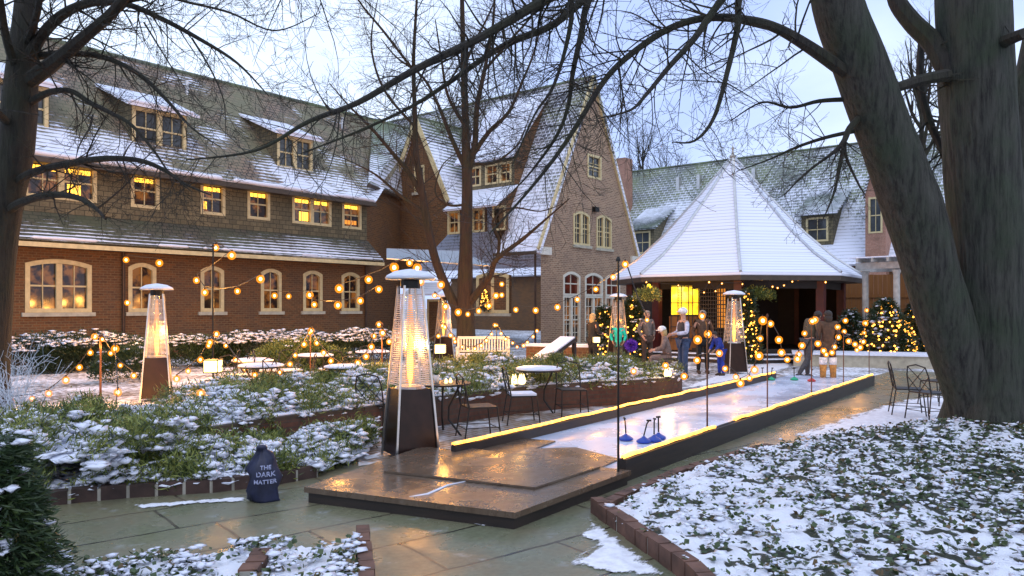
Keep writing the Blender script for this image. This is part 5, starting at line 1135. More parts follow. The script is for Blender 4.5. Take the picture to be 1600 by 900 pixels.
# sloping snowy board on trestle beside the planter
a = P(826, 573, 19.5); b = P(888, 527, 20.5); t_ = thing('sloping_board', 'dark sloping board on posts with snow along its top left of the lit trees', 'ramp', GD(857, 20)); d = (b - a).normalized(); s = d.cross(UP).normalized(); nn = s.cross(d)
mb = MB(); mb.ob(a, d, s, nn, 0, (b - a).length, -.28, .28, -.09, 0); mb.build('board', M['board_dark'], t_, world=True); mb = MB(); mb.ob(a, d, s, nn, .02, (b - a).length - .02, -.26, .26, .003, .035); mb.build('snow_layer', M['snow'], t_, world=True)
for k, sg in ((.98, -1), (.98, 1), (.45, -1), (.45, 1)):
    p = a.lerp(b, k) + s * .24 * sg; mb = MB(); mb.box(p.x - .045, p.x + .045, p.y - .045, p.y + .045, 0, p.z - .1); mb.build('post', M['board_dark'], t_, world=True)
t_ = thing('brick_plinth', 'low brick block capped with snow behind the sloping board', 'wall', GD(855, 23)); a = GD(822, 23.4); b = GD(925, 22.6); d = (b - a).normalized(); s = d.cross(UP)
mb = MB(); mb.ob(a, d, UP, s, 0, (b - a).length, 0, .62, -.4, 0); mb.build('wall', M['brick_warm'], t_, world=True); mb = MB(); mb.ob(a, d, UP, s, -.03, (b - a).length + .03, .623, .70, -.43, .03); mb.build('snow_cap', M['snow'], t_, world=True)
# sack with its printing
sk = G(414, 783); t_ = thing('salt_sack', 'dark blue tied plastic sack with faded printed words standing on the path', 'sack', sk, TH - R(90) + R(14))
prof = [(.125, .0), (.142, .025), (.138, .12), (.13, .22), (.113, .32), (.088, .40), (.062, .455), (.035, .485), (.05, .505), (.04, .525), (.015, .53)]
mb = MB(); mb.lathe(prof, (0, 0, 0), 24)
for i, v in enumerate(mb.v):
    if v.z < .5:
        n_ = noise.noise(v * 7) * .075 + noise.noise(v * 20) * .022 + .018 * math.sin(math.atan2(v.y, v.x) * 9) * min(1, max(0, (v.z - .25) * 6)); f_ = 1 + n_ / max(.05, math.hypot(v.x, v.y)); v.x *= f_; v.y *= f_
    v.y *= .72; v.x += v.z * -.06
mb.build('bag', M['sack_blue'], t_, True)
def word(txt, x, z, size, parent, mat, yfun, name='printing'):
    cu = bpy.data.curves.new(name, 'FONT'); cu.body = txt; cu.size = size; cu.extrude = .0015; cu.align_x = 'CENTER'; cu.space_character = 1.05; cu.offset = .0012
    tmp = bpy.data.objects.new('t', cu); COL.objects.link(tmp); dg = bpy.context.evaluated_depsgraph_get(); me = bpy.data.meshes.new_from_object(tmp.evaluated_get(dg)); bpy.data.objects.remove(tmp)
    for v in me.vertices: X, Y, Z = v.co; px, pz = x + X, z + Y; v.co = (px, yfun(px, pz) - Z, pz)
    o = link_mesh(name, me, [mat], parent); return o
yf = lambda x, z: -.72 * math.sqrt(max(.0004, (.146 - .022 * max(0, (z - .12) / .2) - .05 * max(0, (z - .33) / .1)) ** 2 - (x + z * .06) ** 2)) - .012
word('THE', .012, .315, .052, t_, M['sack_print'], yf); word('DARK', .012, .25, .062, t_, M['sack_print'], yf); word('MATTER', .008, .185, .052, t_, M['sack_print'], yf)
t_ = thing('red_ball', 'glossy red ball at the left edge of the picture', 'ball', G(3, 643, 0) + UP * .0); mb = MB(); mb.sphere((0, 0, .45), .13, n=20); mb.build('ball', M['red_plastic'], t_, True); mb = MB(); mb.tube([(0, 0, 0), (0, 0, .33)], .012, 6); mb.build('stake', M['black_iron'], t_)
# ------------------------------------------------------------------ hedges and bushes against the building
def bush(name, label, c, rx, ry, h, seed, mat='hedge_green', mat2='spruce', snow=.5, cat='hedge', L=.07, n=None, group=None, ang=0, top=.45):
    random.seed(seed); np.random.seed(seed); t_ = thing(name, label, cat, c, 0, group); cl = []; n = n or int(420 * (rx * ry + h * (rx + ry)))
    ca, sa = math.cos(ang), math.sin(ang)
    for i in range(n):
        v = Vector((random.gauss(0, 1), random.gauss(0, 1), random.gauss(0, 1))).normalized(); v.z = abs(v.z)
        k = 1 + .16 * noise.noise(v * 2.5 + Vector((seed, 0, 0))) - .22 * random.random() ** 2
        s = [abs(v.x) ** .75 * (1 if v.x > 0 else -1), abs(v.y) ** .75 * (1 if v.y > 0 else -1), abs(v.z) ** .7]
        x, y, z = s[0] * rx * k, s[1] * ry * k, s[2] * h * k
        cl.append((c.x + x * ca - y * sa, c.y + x * sa + y * ca, c.z + z + .03, v.x, v.y, v.z + .5))
    cl = np.array(cl); a, V, Fq = foliage('foliage', cl, 12, L, .014, 0, 0, [M[mat], M[mat2]], t_, tuple(c), spread=.05)
    kk = cl[cl[:, 2] > c.z + h * top]; kk = kk[np.random.rand(len(kk)) < snow]
    if len(kk):
        V, Fq = blobs(kk[:, :3] + np.random.randn(len(kk), 3) * .03 + [0, 0, .04], (.04 + .06 * np.random.rand(len(kk), 1)) * np.array([[1.3, 1, .45]])); np_mesh('snow', V, Fq, [M['snow']], None, t_, True, tuple(c))
    return t_
bush('hanging_greenery', 'amber lit hanging greenery under the pavilion eave right of the heater', P(1188, 468, 25.4), .75, .3, .34, 31, mat='juniper', snow=0, cat='greenery')
bush('hanging_greenery', 'amber lit hanging greenery under the pavilion eave above the grey haired man', P(1012, 470, 25.3), .5, .3, .34, 32, mat='juniper', snow=0, cat='greenery')
bush('hedge', 'dark hedge with snowy shelves at the far left edge under the double window', GD(30, 21), 2.0, .8, .95, 1, snow=.6, top=.6)
bush('hedge', 'dark snowy hedge left of the rust coloured stake', GD(150, 22), 1.6, .8, .95, 2, snow=.6, top=.75)
bush('hedge', 'snow topped hedge right behind the left heater', GD(290, 23), 1.8, .8, .85, 3, mat='juniper_dark', snow=.6, top=.8)
bush('hedge', 'long snow topped clipped hedge under the narrow windows', GD(425, 25), 2.6, .8, .95, 4, snow=.95, top=.72)
bush('shrub', 'rounded bright green bush before the snow topped hedge', GD(465, 20.5), 1.15, .9, .82, 5, mat='juniper', mat2='juniper_dark', snow=.04, cat='shrub')
bush('shrub', 'smaller green bush at the right end of the bright green bush', GD(515, 21), .7, .6, .62, 15, mat='juniper_dark', mat2='hedge_green', snow=.05, cat='shrub')
bush('hedge', 'rounded snowy hedge beside the corner downpipe', GD(572, 25.5), 1.6, .9, .98, 6, snow=.85, top=.7)
bush('shrub', 'dark snow dusted shrub left of the small distant heater', GD(648, 26.5), .7, .6, .7, 7, snow=.2, cat='shrub')
bush('shrub', 'low green shrub amber lit at the foot of the left heater', GD(205, 19), .8, .7, .75, 8, mat='juniper_dark', snow=.1, cat='shrub')
# front-left evergreen, close to the camera
random.seed(11); np.random.seed(11)
c = GD(-40, 4.5, 0); t_ = thing('evergreen_shrub', 'dark drooping evergreen loaded with snow in the lower left corner', 'shrub', c); cl = []
for i in range(620):
    a = random.random() * 6.283; z = random.random(); r_ = (.48 * (1 - z * .55)) * (.35 + .65 * random.random() ** .5); cl.append((c.x + r_ * math.cos(a), c.y + r_ * math.sin(a), .12 + z * .86, math.cos(a), math.sin(a), -.05))
cl = np.array(cl); a, V, Fq = foliage('foliage', cl, 34, .075, .006, .05, 0, [M['spruce'], M['juniper_dark']], t_, tuple(c), spread=.035)
k = cl[np.random.rand(len(cl)) < .10]; V, Fq = blobs(np.repeat(k[:, :3], 5, 0) + np.random.randn(len(k) * 5, 3) * [.035, .035, .008] + [0, 0, .03], (.018 + .03 * np.random.rand(len(k) * 5, 1)) * np.array([[1.3, 1, .5]])); np_mesh('snow', V, Fq, [M['snow']], None, t_, True, tuple(c))
mb = MB(); 
for i in range(9): a = random.random() * 6.28; mb.tube([c + UP * .02, c + UP * (.2 + .08 * i) + Vector((math.cos(a), math.sin(a), 0)) * .1, c + UP * (.3 + .08 * i) + Vector((math.cos(a), math.sin(a), 0)) * .38], [.02, .012, .004], 5)
mb.build('stems', M['twig'], t_, world=True)

# ------------------------------------------------------------------ trees
def smooth(pts, rad, n=5):
    out = []; ro = []
    for i in range(len(pts) - 1):
        p0 = pts[max(i - 1, 0)]; p1 = pts[i]; p2 = pts[i + 1]; p3 = pts[min(i + 2, len(pts) - 1)]
        for k in range(n):
            t = k / n; out.append(.5 * ((2 * p1) + (p2 - p0) * t + (2 * p0 - 5 * p1 + 4 * p2 - p3) * t * t + (3 * p1 - p0 - 3 * p2 + p3) * t ** 3)); ro.append(rad[i] + (rad[i + 1] - rad[i]) * t)
    out.append(pts[-1]); ro.append(rad[-1]); return out, ro
def rv(): return Vector((random.gauss(0, 1), random.gauss(0, 1), random.gauss(0, 1)))
def grow(mb, p, d, L, r, lvl, up=.15, kids=(6, 4, 2), segs=6, bend=.22, mi=0, zig=.18):
    """one wandering branch with its children"""
    pts = [p.copy()]; rad = [r]; d = d.normalized(); tgt = rv() * bend
    for i in range(segs):
        d = (d + rv() * zig * .45 + tgt * .25 + UP * up * .25).normalized(); p = p + d * (L / segs); pts.append(p.copy()); rad.append(max(.0022, r * (1 - (i + 1) / segs * .8)))
    mb.tube(pts, rad, 5 if r > .03 else 3, mi, cap=False)
    if lvl <= 0: return
    nk = kids[0]; nk = max(1, int(nk * random.uniform(.7, 1.3)))
    for k in range(nk):
        t = random.uniform(.15, .98) * segs; i = min(segs - 1, int(t)); q = pts[i].lerp(pts[i + 1], t - i); dd = (pts[i + 1] - pts[i]).normalized(); s = (rv() - dd * 0).cross(dd).normalized()
        nd = (dd * .75 + s * random.uniform(.5, 1.0)).normalized(); rr = max(.0022, rad[i] * random.uniform(.40, .6))
        grow(mb, q, nd, L * random.uniform(.35, .62) * (1 - .3 * t / segs), rr, lvl - 1, up, kids[1:] or (2,), 5, bend, mi, zig)
def limb(mb, pts, rad, n, L, lvl, up=.15, kids=(6, 4, 2), mi=0, t0=.1, sides=7, bend=.25, hang=0):
    q, rr = smooth([Vector(p) for p in pts], rad); mb.tube(q, rr, sides, mi, cap=True); m = len(q) - 1
    for k in range(n):
        t = (t0 + (1 - t0) * random.random()) * m; i = min(m - 1, int(t)); p = q[i].lerp(q[i + 1], t - i); dd = (q[i + 1] - q[i]).normalized(); s = rv().cross(dd).normalized()
        if hang: s = (s + Vector((0, 0, -hang))).normalized()
        nd = (dd * .6 + s).normalized(); grow(mb, p, nd, L * random.uniform(.5, 1.15) * (1 - .35 * t / m), max(.004, min(rr[i] * .32, .018)), lvl, up, kids, 6, bend, mi)
def PP(lst, d0, d1):
    n = len(lst); return [P(x, y, d0 + (d1 - d0) * i / max(1, n - 1)) for i, (x, y) in enumerate(lst)]
def barktube(pts, rad, sides, mat, parent, name='trunk', amp=.06, flare=None, n=7, sd=0):
    q, rr = smooth([Vector(p) for p in pts], rad, n); mb = MB(); mb.tube(q, rr, sides)
    for i, v in enumerate(mb.v):
        c_ = q[min(i // sides, len(q) - 1)]; d_ = v - c_; ang = math.atan2(d_.y, d_.x); h = v.z
        f_ = 1 + amp * noise.noise(Vector((math.cos(ang) * 2.2 + sd, math.sin(ang) * 2.2, h * .5))) + amp * .45 * math.sin(ang * 7 + sd + noise.noise(Vector((h * .6, sd, 0))) * 3) * .6 + amp * .5 * noise.noise(v * 3.2)
        if h < 1.0: f_ += (1.0 - h) ** 2 * (.30 + .20 * math.sin(ang * 4 + sd))
        mb.v[i] = c_ + d_ * f_
    return mb.build(name, mat, parent, True, world=True)
# big forked tree on the right
random.seed(21)
bt = thing('big_tree', 'huge forked bare tree with mossy bark at the right edge', 'tree', base_t)
D0 = 10.4
Rw = lambda px: px / F0 * D0 / 2
right_pts = [GD(1548, D0, -.1), P(1548, 600, D0), P(1549, 450, D0), P(1538, 300, D0), P(1527, 150, D0), P(1521, 0, D0), P(1515, -150, D0), P(1505, -400, D0)]
barktube(right_pts, [Rw(118), Rw(112), Rw(106), Rw(106), Rw(104), Rw(104), Rw(90), Rw(60)], 40, M['bark_big'], bt, 'trunk', .06, sd=1)
left_pts = [P(1525, 660, D0 - .02), P(1512, 600, D0 - .05), P(1484, 520, D0 - .1), P(1456, 430, D0 - .15), P(1425, 325, D0 - .2), P(1383, 210, D0 - .3), P(1343, 100, D0 - .4), P(1306, 0, D0 - .5), P(1285, -150, D0 - .6), P(1250, -400, D0 - .8)]
barktube(left_pts, [Rw(60), Rw(74), Rw(80), Rw(80), Rw(86), Rw(78), Rw(76), Rw(70), Rw(58), Rw(36)], 36, M['bark_big'], bt, 'trunk', .05, sd=5)
barktube([P(1600, 520, D0 + .3), P(1590, 400, D0 + .3), P(1588, 250, D0 + .4), P(1602, 120, D0 + .5), P(1640, -60, D0 + .7)], [.20, .17, .13, .13, .12], 20, M['bark_big'], bt, 'trunk', .05, sd=9)
# lump of snow lodged in the fork
mb = MB(); c = P(1491, 500, D0 - .35); mb.sphere(c, .10, (.7, .7, 2.0), 10)
for v in mb.v: v += rv() * .01
mb.build('snow', M['snow'], bt, True, world=True)
mb = MB()
limb(mb, PP([(1320, 112), (1262, 72), (1215, 45), (1170, 32), (1105, 28), (1045, 45), (985, 85), (945, 125), (905, 190), (868, 245), (820, 305), (765, 365)], 9.9, 8.2), [.095, .078, .064, .055, .046, .042, .038, .034, .029, .023, .016, .008], 62, 1.5, 2, .05, (5, 3), 0, .08)
limb(mb, PP([(1290, -80), (1180, -60), (1120, 10), (1085, 60), (1045, 105), (1012, 145), (985, 172), (935, 185)], 9.5, 7.8), [.09, .07, .045, .038, .03, .022, .014, .006], 26, 1.1, 2, .05, (5, 3), 0, .25)
limb(mb, PP([(1290, -100), (1210, -90), (1158, -10), (1153, 40), (1136, 115), (1115, 185), (1085, 220), (1050, 222)], 9.5, 8.2), [.08, .07, .045, .038, .03, .022, .014, .005], 26, 1.2, 2, .05, (5, 3), 0, .25)
limb(mb, PP([(1275, -180), (1100, -160), (960, -60), (880, -15), (830, 12), (748, 60), (650, 108), (560, 160), (482, 190), (400, 235), (290, 250)], 9.5, 7.0), [.10, .08, .07, .06, .054, .046, .038, .03, .022, .014, .006], 56, 1.3, 2, .1, (5, 3), 0, .25)
limb(mb, PP([(1270, -160), (1120, -120), (1000, -60), (930, -15), (865, 38), (800, 65), (757, 90), (700, 130), (640, 168), (560, 205), (470, 240)], 9.8, 8.2), [.09, .08, .06, .05, .044, .04, .034, .028, .02, .014, .006], 56, 1.3, 2, .1, (5, 3), 0, .25)
limb(mb, PP([(1250, -200), (1000, -120), (925, -10), (908, 55), (895, 115), (888, 165), (870, 212), (830, 268), (800, 300)], 9.5, 8.6), [.08, .07, .045, .038, .03, .025, .02, .012, .005], 30, 1.2, 2, .0, (5, 3), 0, .25)
limb(mb, PP([(1270, -220), (1000, -160), (900, -40), (893, 30), (880, 90), (862, 140), (835, 180), (800, 260)], 9, 8.2), [.06, .06, .035, .03, .022, .018, .012, .005], 20, 1.0, 2, .0, (4, 3), 0, .25)
limb(mb, PP([(1352, 175), (1328, 200), (1318, 222), (1300, 240), (1262, 268), (1225, 305)], 10, 9.6), [.05, .042, .036, .022, .014, .006], 22, .9, 2, -.1, (4, 3), 0, .3, hang=.4)
limb(mb, PP([(1320, 220), (1322, 245), (1340, 285), (1352, 305)], 9.9, 9.8), [.026, .02, .014, .006], 12, .6, 2, -.1, (4, 3), 0, .2)
limb(mb, PP([(1319, 222), (1312, 262), (1302, 305), (1285, 345)], 9.9, 9.6), [.026, .022, .014, .006], 12, .7, 2, -.2, (4, 3), 0, .2, hang=.3)
limb(mb, PP([(1335, 205), (1290, 215), (1245, 230), (1200, 250), (1150, 268)], 10.1, 10.4), [.03, .025, .02, .012, .005], 18, 1.0, 2, .0, (4, 3), 0, .2)
limb(mb, PP([(1330, 155), (1280, 158), (1235, 168), (1190, 160), (1140, 190)], 10.1, 10.6), [.035, .028, .02, .014, .006], 22, 1.2, 2, .0, (4, 3), 0, .2)
limb(mb, PP([(1398, 138), (1440, 125), (1480, 118)], 9.9, 10.2), [.06, .075, .09], 4, .5, 1, .1, (3,), 0, .2)
limb(mb, PP([(1392, -40), (1400, 0), (1425, 35), (1455, 65), (1472, 95), (1486, 130)], 10.8, 10.3), [.10, .12, .13, .14, .14, .10], 6, .8, 2, .1, (3, 2), 0, .1)
limb(mb, PP([(1600, 52), (1575, 62), (1562, 70)], 9.6, 10.1), [.07, .08, .09], 2, .5, 1, .1, (3,), 0, .2)
limb(mb, PP([(1440, 60), (1438, 130), (1452, 190), (1470, 230), (1478, 255)], 11.5, 11), [.05, .06, .06, .05, .04], 18, 1.2, 2, .1, (4, 3), 0, .1)
for i in range(20):     # crown above and beyond the frame, hanging into its top edge
    x = random.uniform(600, 1500); y = random.uniform(-260, -60); p = P(x, y, random.uniform(8.5, 11.5)); grow(mb, p, Vector((random.uniform(-1, 1), random.uniform(-1, 1), -.7)), random.uniform(1.2, 2.0), .010, 2, -.02, (7, 4), 7, .2)
mb.build('crown', [M['bark_limb'], M['twig']], bt, world=True, uv=False)
# tree at the left edge
random.seed(33); DL = 11.5
lt = thing('bare_tree', 'dark bare tree leaning in from the left edge with arching branches', 'tree', GD(-35, DL))
barktube([GD(-35, DL, -.1), P(-15, 450, DL), P(2, 330, DL), P(22, 240, DL), P(30, 160, DL), P(35, 90, DL), P(40, 20, DL), P(46, -60, DL), P(55, -220, DL)], [.36, .30, .27, .25, .235, .20, .16, .14, .07], 24, M['bark_left'], lt, 'trunk', .06, sd=3)
mb = MB()
def LL(pts, rad, n, L=1.2, d0=DL, d1=DL - 1.5, **k): limb(mb, PP(pts, d0, d1), [r * .8 for r in rad], int(n * 1.25), L, 2, kids=(5, 3), **k)
LL([(40, 130), (75, 105), (100, 85), (135, 55), (175, 20), (210, -25), (260, -90)], [.16, .14, .12, .10, .09, .08, .05], 24)
LL([(38, 105), (62, 60), (95, 25), (140, 5), (195, 6), (250, 28), (310, 60), (370, 98), (420, 150)], [.13, .10, .09, .075, .055, .045, .035, .022, .008], 34, 1.3)
LL([(60, 88), (100, 84), (145, 86), (185, 98), (225, 122), (262, 158), (300, 200), (345, 230)], [.07, .06, .05, .045, .04, .03, .018, .006], 30, 1.0)
LL([(40, 165), (75, 145), (110, 142), (140, 160), (170, 175), (205, 195), (240, 235), (265, 270), (300, 300)], [.08, .06, .05, .045, .04, .03, .022, .014, .006], 28, .9, up=-.05)
LL([(18, 290), (50, 270), (100, 257), (160, 248), (215, 250), (255, 265), (290, 288), (330, 305)], [.09, .075, .065, .055, .045, .035, .022, .01], 26, 1.0, up=-.02)
LL([(5, 335), (30, 318), (60, 308), (95, 304), (130, 312), (152, 328), (165, 342)], [.09, .08, .07, .06, .045, .03, .02], 14, .8)
LL([(150, 328), (175, 308), (200, 285), (215, 262)], [.02, .016, .012, .005], 8, .6); LL([(145, 180), (140, 200), (125, 225), (118, 250)], [.02, .016, .012, .005], 8, .5)
LL([(28, 120), (10, 60), (2, 10), (-8, -60)], [.09, .07, .06, .04], 10); LL([(40, 70), (58, 20), (66, -40)], [.08, .06, .05], 10); LL([(20, 200), (-10, 170), (-40, 150)], [.08, .06, .04], 6)
LL([(190, 5), (250, -5), (300, 5), (360, 20), (430, 48), (500, 20)], [.03, .025, .022, .018, .012, .005], 24, 1.1, DL - 1, DL - 2)
LL([(300, 60), (330, 110), (350, 160), (352, 215)], [.018, .014, .01, .004], 10, .7, DL - 1, DL - 1.5, up=-.2); LL([(225, 35), (262, 95), (290, 140)], [.016, .012, .005], 8, .7, DL - 1, DL - 1.5, up=-.2)
for i in range(16):
    x = random.uniform(60, 560); p = P(x, random.uniform(-160, -30), random.uniform(9, 12)); grow(mb, p, Vector((random.uniform(-1, 1), random.uniform(-1, 1), -.6)), random.uniform(1.2, 2.4), .014, 2, -.03, (7, 4), 7, .2)
mb.build('crown', [M['bark_left'], M['twig']], lt, world=True, uv=False)
# two bare courtyard trees before the gabled wing
random.seed(41); DM = 24.3
mt1 = thing('bare_tree', 'bare spreading tree with several upright stems before the gabled wing', 'tree', GD(730, DM))
barktube([GD(730, DM, -.1), P(728, 520, DM), P(727, 440, DM), P(728, 380, DM), P(730, 300, DM), P(729, 262, DM), P(727, 180, DM), P(724, 90, DM), P(722, 0, DM), P(720, -90, DM)], [.36, .30, .25, .20, .17, .16, .115, .09, .07, .04], 16, M['bark_mid'], mt1, 'trunk', .05, sd=2)
mb = MB()
def LM(pts, rad, n, L=2.0, d0=DM, d1=DM, up=.2, lvl=2, kids=(6, 4)): limb(mb, PP(pts, d0, d1), rad, n, L, lvl, up, kids, bend=.2)
LM([(722, 500), (700, 455), (680, 405), (668, 350), (658, 290), (650, 240), (648, 170), (646, 100), (650, 20), (655, -60)], [.17, .15, .14, .13, .115, .10, .075, .06, .045, .02], 46, 2.2)
LM([(662, 310), (640, 272), (610, 235), (580, 200), (545, 165), (515, 130)], [.10, .08, .06, .05, .03, .01], 30, 1.9); LM([(660, 330), (625, 305), (590, 275), (560, 258), (520, 240)], [.06, .05, .035, .02, .008], 20, 1.5)
LM([(731, 270), (742, 225), (745, 170), (757, 110), (770, 40), (775, -50)], [.12, .10, .085, .065, .045, .02], 50, 2.2); LM([(740, 240), (765, 205), (795, 175), (815, 130), (835, 80), (850, 20)], [.09, .07, .055, .04, .03, .01], 32, 2.0)
LM([(726, 260), (705, 215), (685, 165), (660, 120), (620, 90), (595, 60)], [.09, .07, .055, .04, .028, .01], 32, 1.9); LM([(728, 200), (700, 150), (690, 95), (680, 30)], [.06, .05, .035, .015], 20, 1.7)
LM([(728, 480), (752, 450), (766, 430), (776, 405), (815, 375), (850, 345), (890, 310)], [.15, .12, .10, .08, .06, .035, .015], 30, 1.6, DM, DM - 2); LM([(776, 408), (780, 375), (770, 345), (800, 325), (845, 330), (880, 318)], [.06, .05, .04, .03, .02, .008], 18, 1.3, DM, DM - 1)
LM([(735, 255), (770, 255), (800, 235), (815, 215), (835, 160)], [.05, .04, .03, .02, .01], 18, 1.5); LM([(722, 110), (745, 60), (765, 20), (790, -40)], [.05, .04, .03, .01], 18, 1.6); LM([(650, 200), (600, 140), (580, 70), (590, 0)], [.05, .04, .03, .01], 24, 1.8); LM([(725, 320), (700, 320), (680, 300), (690, 260), (712, 240)], [.04, .04, .03, .02, .01], 10, 1.2)
LM([(757, 110), (800, 60), (840, 10), (860, -60)], [.05, .04, .03, .01], 28, 1.9); LM([(646, 110), (600, 50), (560, 0), (540, -50)], [.05, .04, .03, .01], 26, 1.8)
mb.build('crown', [M['bark_mid'], M['twig_red']], mt1, world=True, uv=False)
# far trees beyond the roofs
random.seed(51)
for i, (px, d, h, lb) in enumerate(((1005, 75, 20.5, 'faint bare tree rising just right of the gable, beyond the roofs'), (1042, 82, 19.5, 'faint bare tree beyond the roof, left of the pavilion finial'), (1440, 28, 11.5, 'slim bare tree between the two trunks of the big tree'))):
    b_ = GD(px, d); t_ = thing('bare_tree', lb, 'tree', b_); mb = MB(); mb.tube([b_, b_ + UP * h * .5, b_ + UP * h * .8], [.25, .16, .05], 7); mb.build('trunk', M['bark_limb'], t_, world=True); mb = MB(); sc_ = d / 28
    for k in range(16): p = b_ + UP * h * random.uniform(.42, .8); grow(mb, p, Vector((random.uniform(-.6, .6), random.uniform(-.6, .6), 1)), h * random.uniform(.2, .34), .07, 3, .35, (6, 5, 3), 7, .1)
    mb.build('crown', [M['bark_limb']], t_, world=True, uv=False)
# frosty twiggy bush at the left
c = GD(28, 9.2); t_ = thing('frosted_twigs', 'pale frosted spray of thin twigs at the left edge', 'twigs', c); mb = MB()
for k in range(26): grow(mb, c + Vector((random.uniform(-.2, .2), random.uniform(-.2, .2), .1)), Vector((random.uniform(-.35, .35), random.uniform(-.35, .35), 1)), random.uniform(.6, 1.25), .006, 2, .1, (5, 3), 6, .2)
mb.build('twigs', [M['frost_twig']], t_, world=True, uv=False)

# ------------------------------------------------------------------ people
def skinned(name, V, E, Rr, mat, parent, root=0, sub=2):
    me = bpy.data.meshes.new(name); me.from_pydata([tuple(v) for v in V], E, []); me.update(); o = link_mesh(name, me, [mat], parent)
    sk = o.modifiers.new('skin', 'SKIN'); lay = me.skin_vertices[0] if me.skin_vertices else None
    if lay is None:
        bm = bmesh.new(); bm.from_mesh(me); bm.verts.layers.skin.verify(); bm.to_mesh(me); bm.free(); lay = me.skin_vertices[0]
    for i, r in enumerate(Rr): lay.data[i].radius = (r, r) if isinstance(r, (int, float)) else r; lay.data[i].use_root = (i == root)
    sk.use_smooth_shade = True; su = o.modifiers.new('sub', 'SUBSURF'); su.levels = sub; su.render_levels = sub; return o
def person(label, loc, rz, h, top, leg, shoe='darkbrown', hair='hair_dark', pose=None, hat=None, coat=None, extra=None, longhair=False, sleeve=None):
    """pose: joint positions for a 1.75 m figure facing +x"""
    J = dict(pel=(0, 0, .95), wai=(0, 0, 1.12), che=(.01, 0, 1.32), nec=(.0, 0, 1.50), hea=(.02, 0, 1.62), crn=(.015, 0, 1.70), shl=(0, .175, 1.43), shr=(0, -.175, 1.43), ell=(-.02, .24, 1.14), elr=(-.02, -.24, 1.14), wrl=(.08, .24, .90), wrr=(.08, -.24, .90),
             hil=(0, .095, .90), hir=(0, -.095, .90), knl=(.02, .11, .50), knr=(.02, -.11, .50), anl=(0, .12, .09), anr=(0, -.12, .09))
    if pose: J.update(pose)
    s = h / 1.75; J = {k: Vector(v) * s for k, v in J.items()}; t_ = thing('person', label, 'person', loc, rz)
    names = ['pel', 'wai', 'che', 'nec', 'hea', 'crn', 'shl', 'shr', 'ell', 'elr', 'wrl', 'wrr', 'hil', 'hir', 'knl', 'knr', 'anl', 'anr']; rad = [.10, .095, .105, .052, .085, .07, .055, .055, .042, .042, .028, .028, .085, .085, .055, .055, .038, .038]
    V = [J[n] for n in names]; Rr = [r * s for r in rad]; ix = {n: i for i, n in enumerate(names)}
    E = [(ix[a], ix[b]) for a, b in (('pel', 'wai'), ('wai', 'che'), ('che', 'nec'), ('nec', 'hea'), ('hea', 'crn'), ('che', 'shl'), ('che', 'shr'), ('shl', 'ell'), ('shr', 'elr'), ('ell', 'wrl'), ('elr', 'wrr'), ('pel', 'hil'), ('pel', 'hir'), ('hil', 'knl'), ('hir', 'knr'), ('knl', 'anl'), ('knr', 'anr'))]
    for sd, w, e in ((1, 'wrl', 'ell'), (-1, 'wrr', 'elr')):       # palm, four fingers and a thumb
        d = (J[w] - J[e]).normalized(); sv = Vector((0, 1, 0)); sv = (sv - d * sv.dot(d)).normalized(); nn = d.cross(sv)
        pal = len(V); V.append(J[w] + d * .06 * s); Rr.append((.030 * s, .018 * s)); E.append((ix[w], pal))
        for q, ln in ((-.026, .062), (-.009, .072), (.009, .068), (.025, .055)):
            a = len(V); V.append(J[w] + d * .10 * s + nn * q * s); Rr.append(.0095 * s); E.append((pal, a)); V.append(J[w] + d * (.10 + ln * .6) * s + nn * q * s + sv * -sd * .012 * s); Rr.append(.0085 * s); E.append((a, a + 1)); V.append(J[w] + d * (.10 + ln) * s + nn * q * s + sv * -sd * .03 * s); Rr.append(.007 * s); E.append((a + 1, a + 2))
        a = len(V); V.append(J[w] + d * .05 * s + nn * .035 * s); Rr.append(.011 * s); E.append((ix[w], a)); V.append(J[w] + d * .085 * s + nn * .05 * s); Rr.append(.009 * s); E.append((a, a + 1))
    for k, n in ((1, 'anl'), (-1, 'anr')): a = len(V); V.append(J[n] + Vector((.12, 0, -.05)) * s); Rr.append(.03 * s); E.append((ix[n], a))
    skinned('body', V, E, Rr, M['skin'], t_, 0, 1)
    # head details
    hd = J['hea']; hv = (J['crn'] - J['nec']).normalized(); fw = Vector((1, 0, 0)); fw = (fw - hv * fw.dot(hv)).normalized() if abs(fw.dot(hv)) < .95 else Vector((0, 0, -1)); sw = hv.cross(fw)
    mb = MB()
    for q in (-1, 1): mb.sphere(hd + fw * .080 * s + sw * .032 * s * q + hv * .015 * s, .011 * s, n=6)
    mb.build('eye', M['cloth_black'], t_); mb = MB(); mb.sphere(hd + fw * .095 * s - hv * .012 * s, .016 * s, (1, .8, 1.4), 8); mb.sphere(hd + sw * .088 * s, .02 * s, (.6, .4, 1.1), 8); mb.sphere(hd - sw * .088 * s, .02 * s, (.6, .4, 1.1), 8); mb.build('nose_and_ears', M['skin'], t_, True)
    mb = MB(); mb.sphere(hd + fw * .085 * s - hv * .045 * s, .014 * s, (.5, 1.6, .4), 6); mb.build('mouth', M['cloth_brown'], t_)
    if not hat or longhair:
        mb = MB(); mb.sphere(hd - fw * .018 * s + hv * .032 * s, .104 * s, (1, .95, 1.0), 14)
        if longhair: mb.sphere(hd - fw * .04 * s - hv * .07 * s, .098 * s, (.8, 1.0, 1.35), 12)
        for i, v in enumerate(mb.v):
            if (v - hd).dot(fw) > .03 * s and (v - hd).dot(hv) < .055 * s: mb.v[i] = v - fw * ((v - hd).dot(fw) - .02 * s)
            mb.v[i] = mb.v[i] + (mb.v[i] - hd) * .08 * noise.noise(mb.v[i] * 30)
        mb.build('hair', M[hair], t_, True)
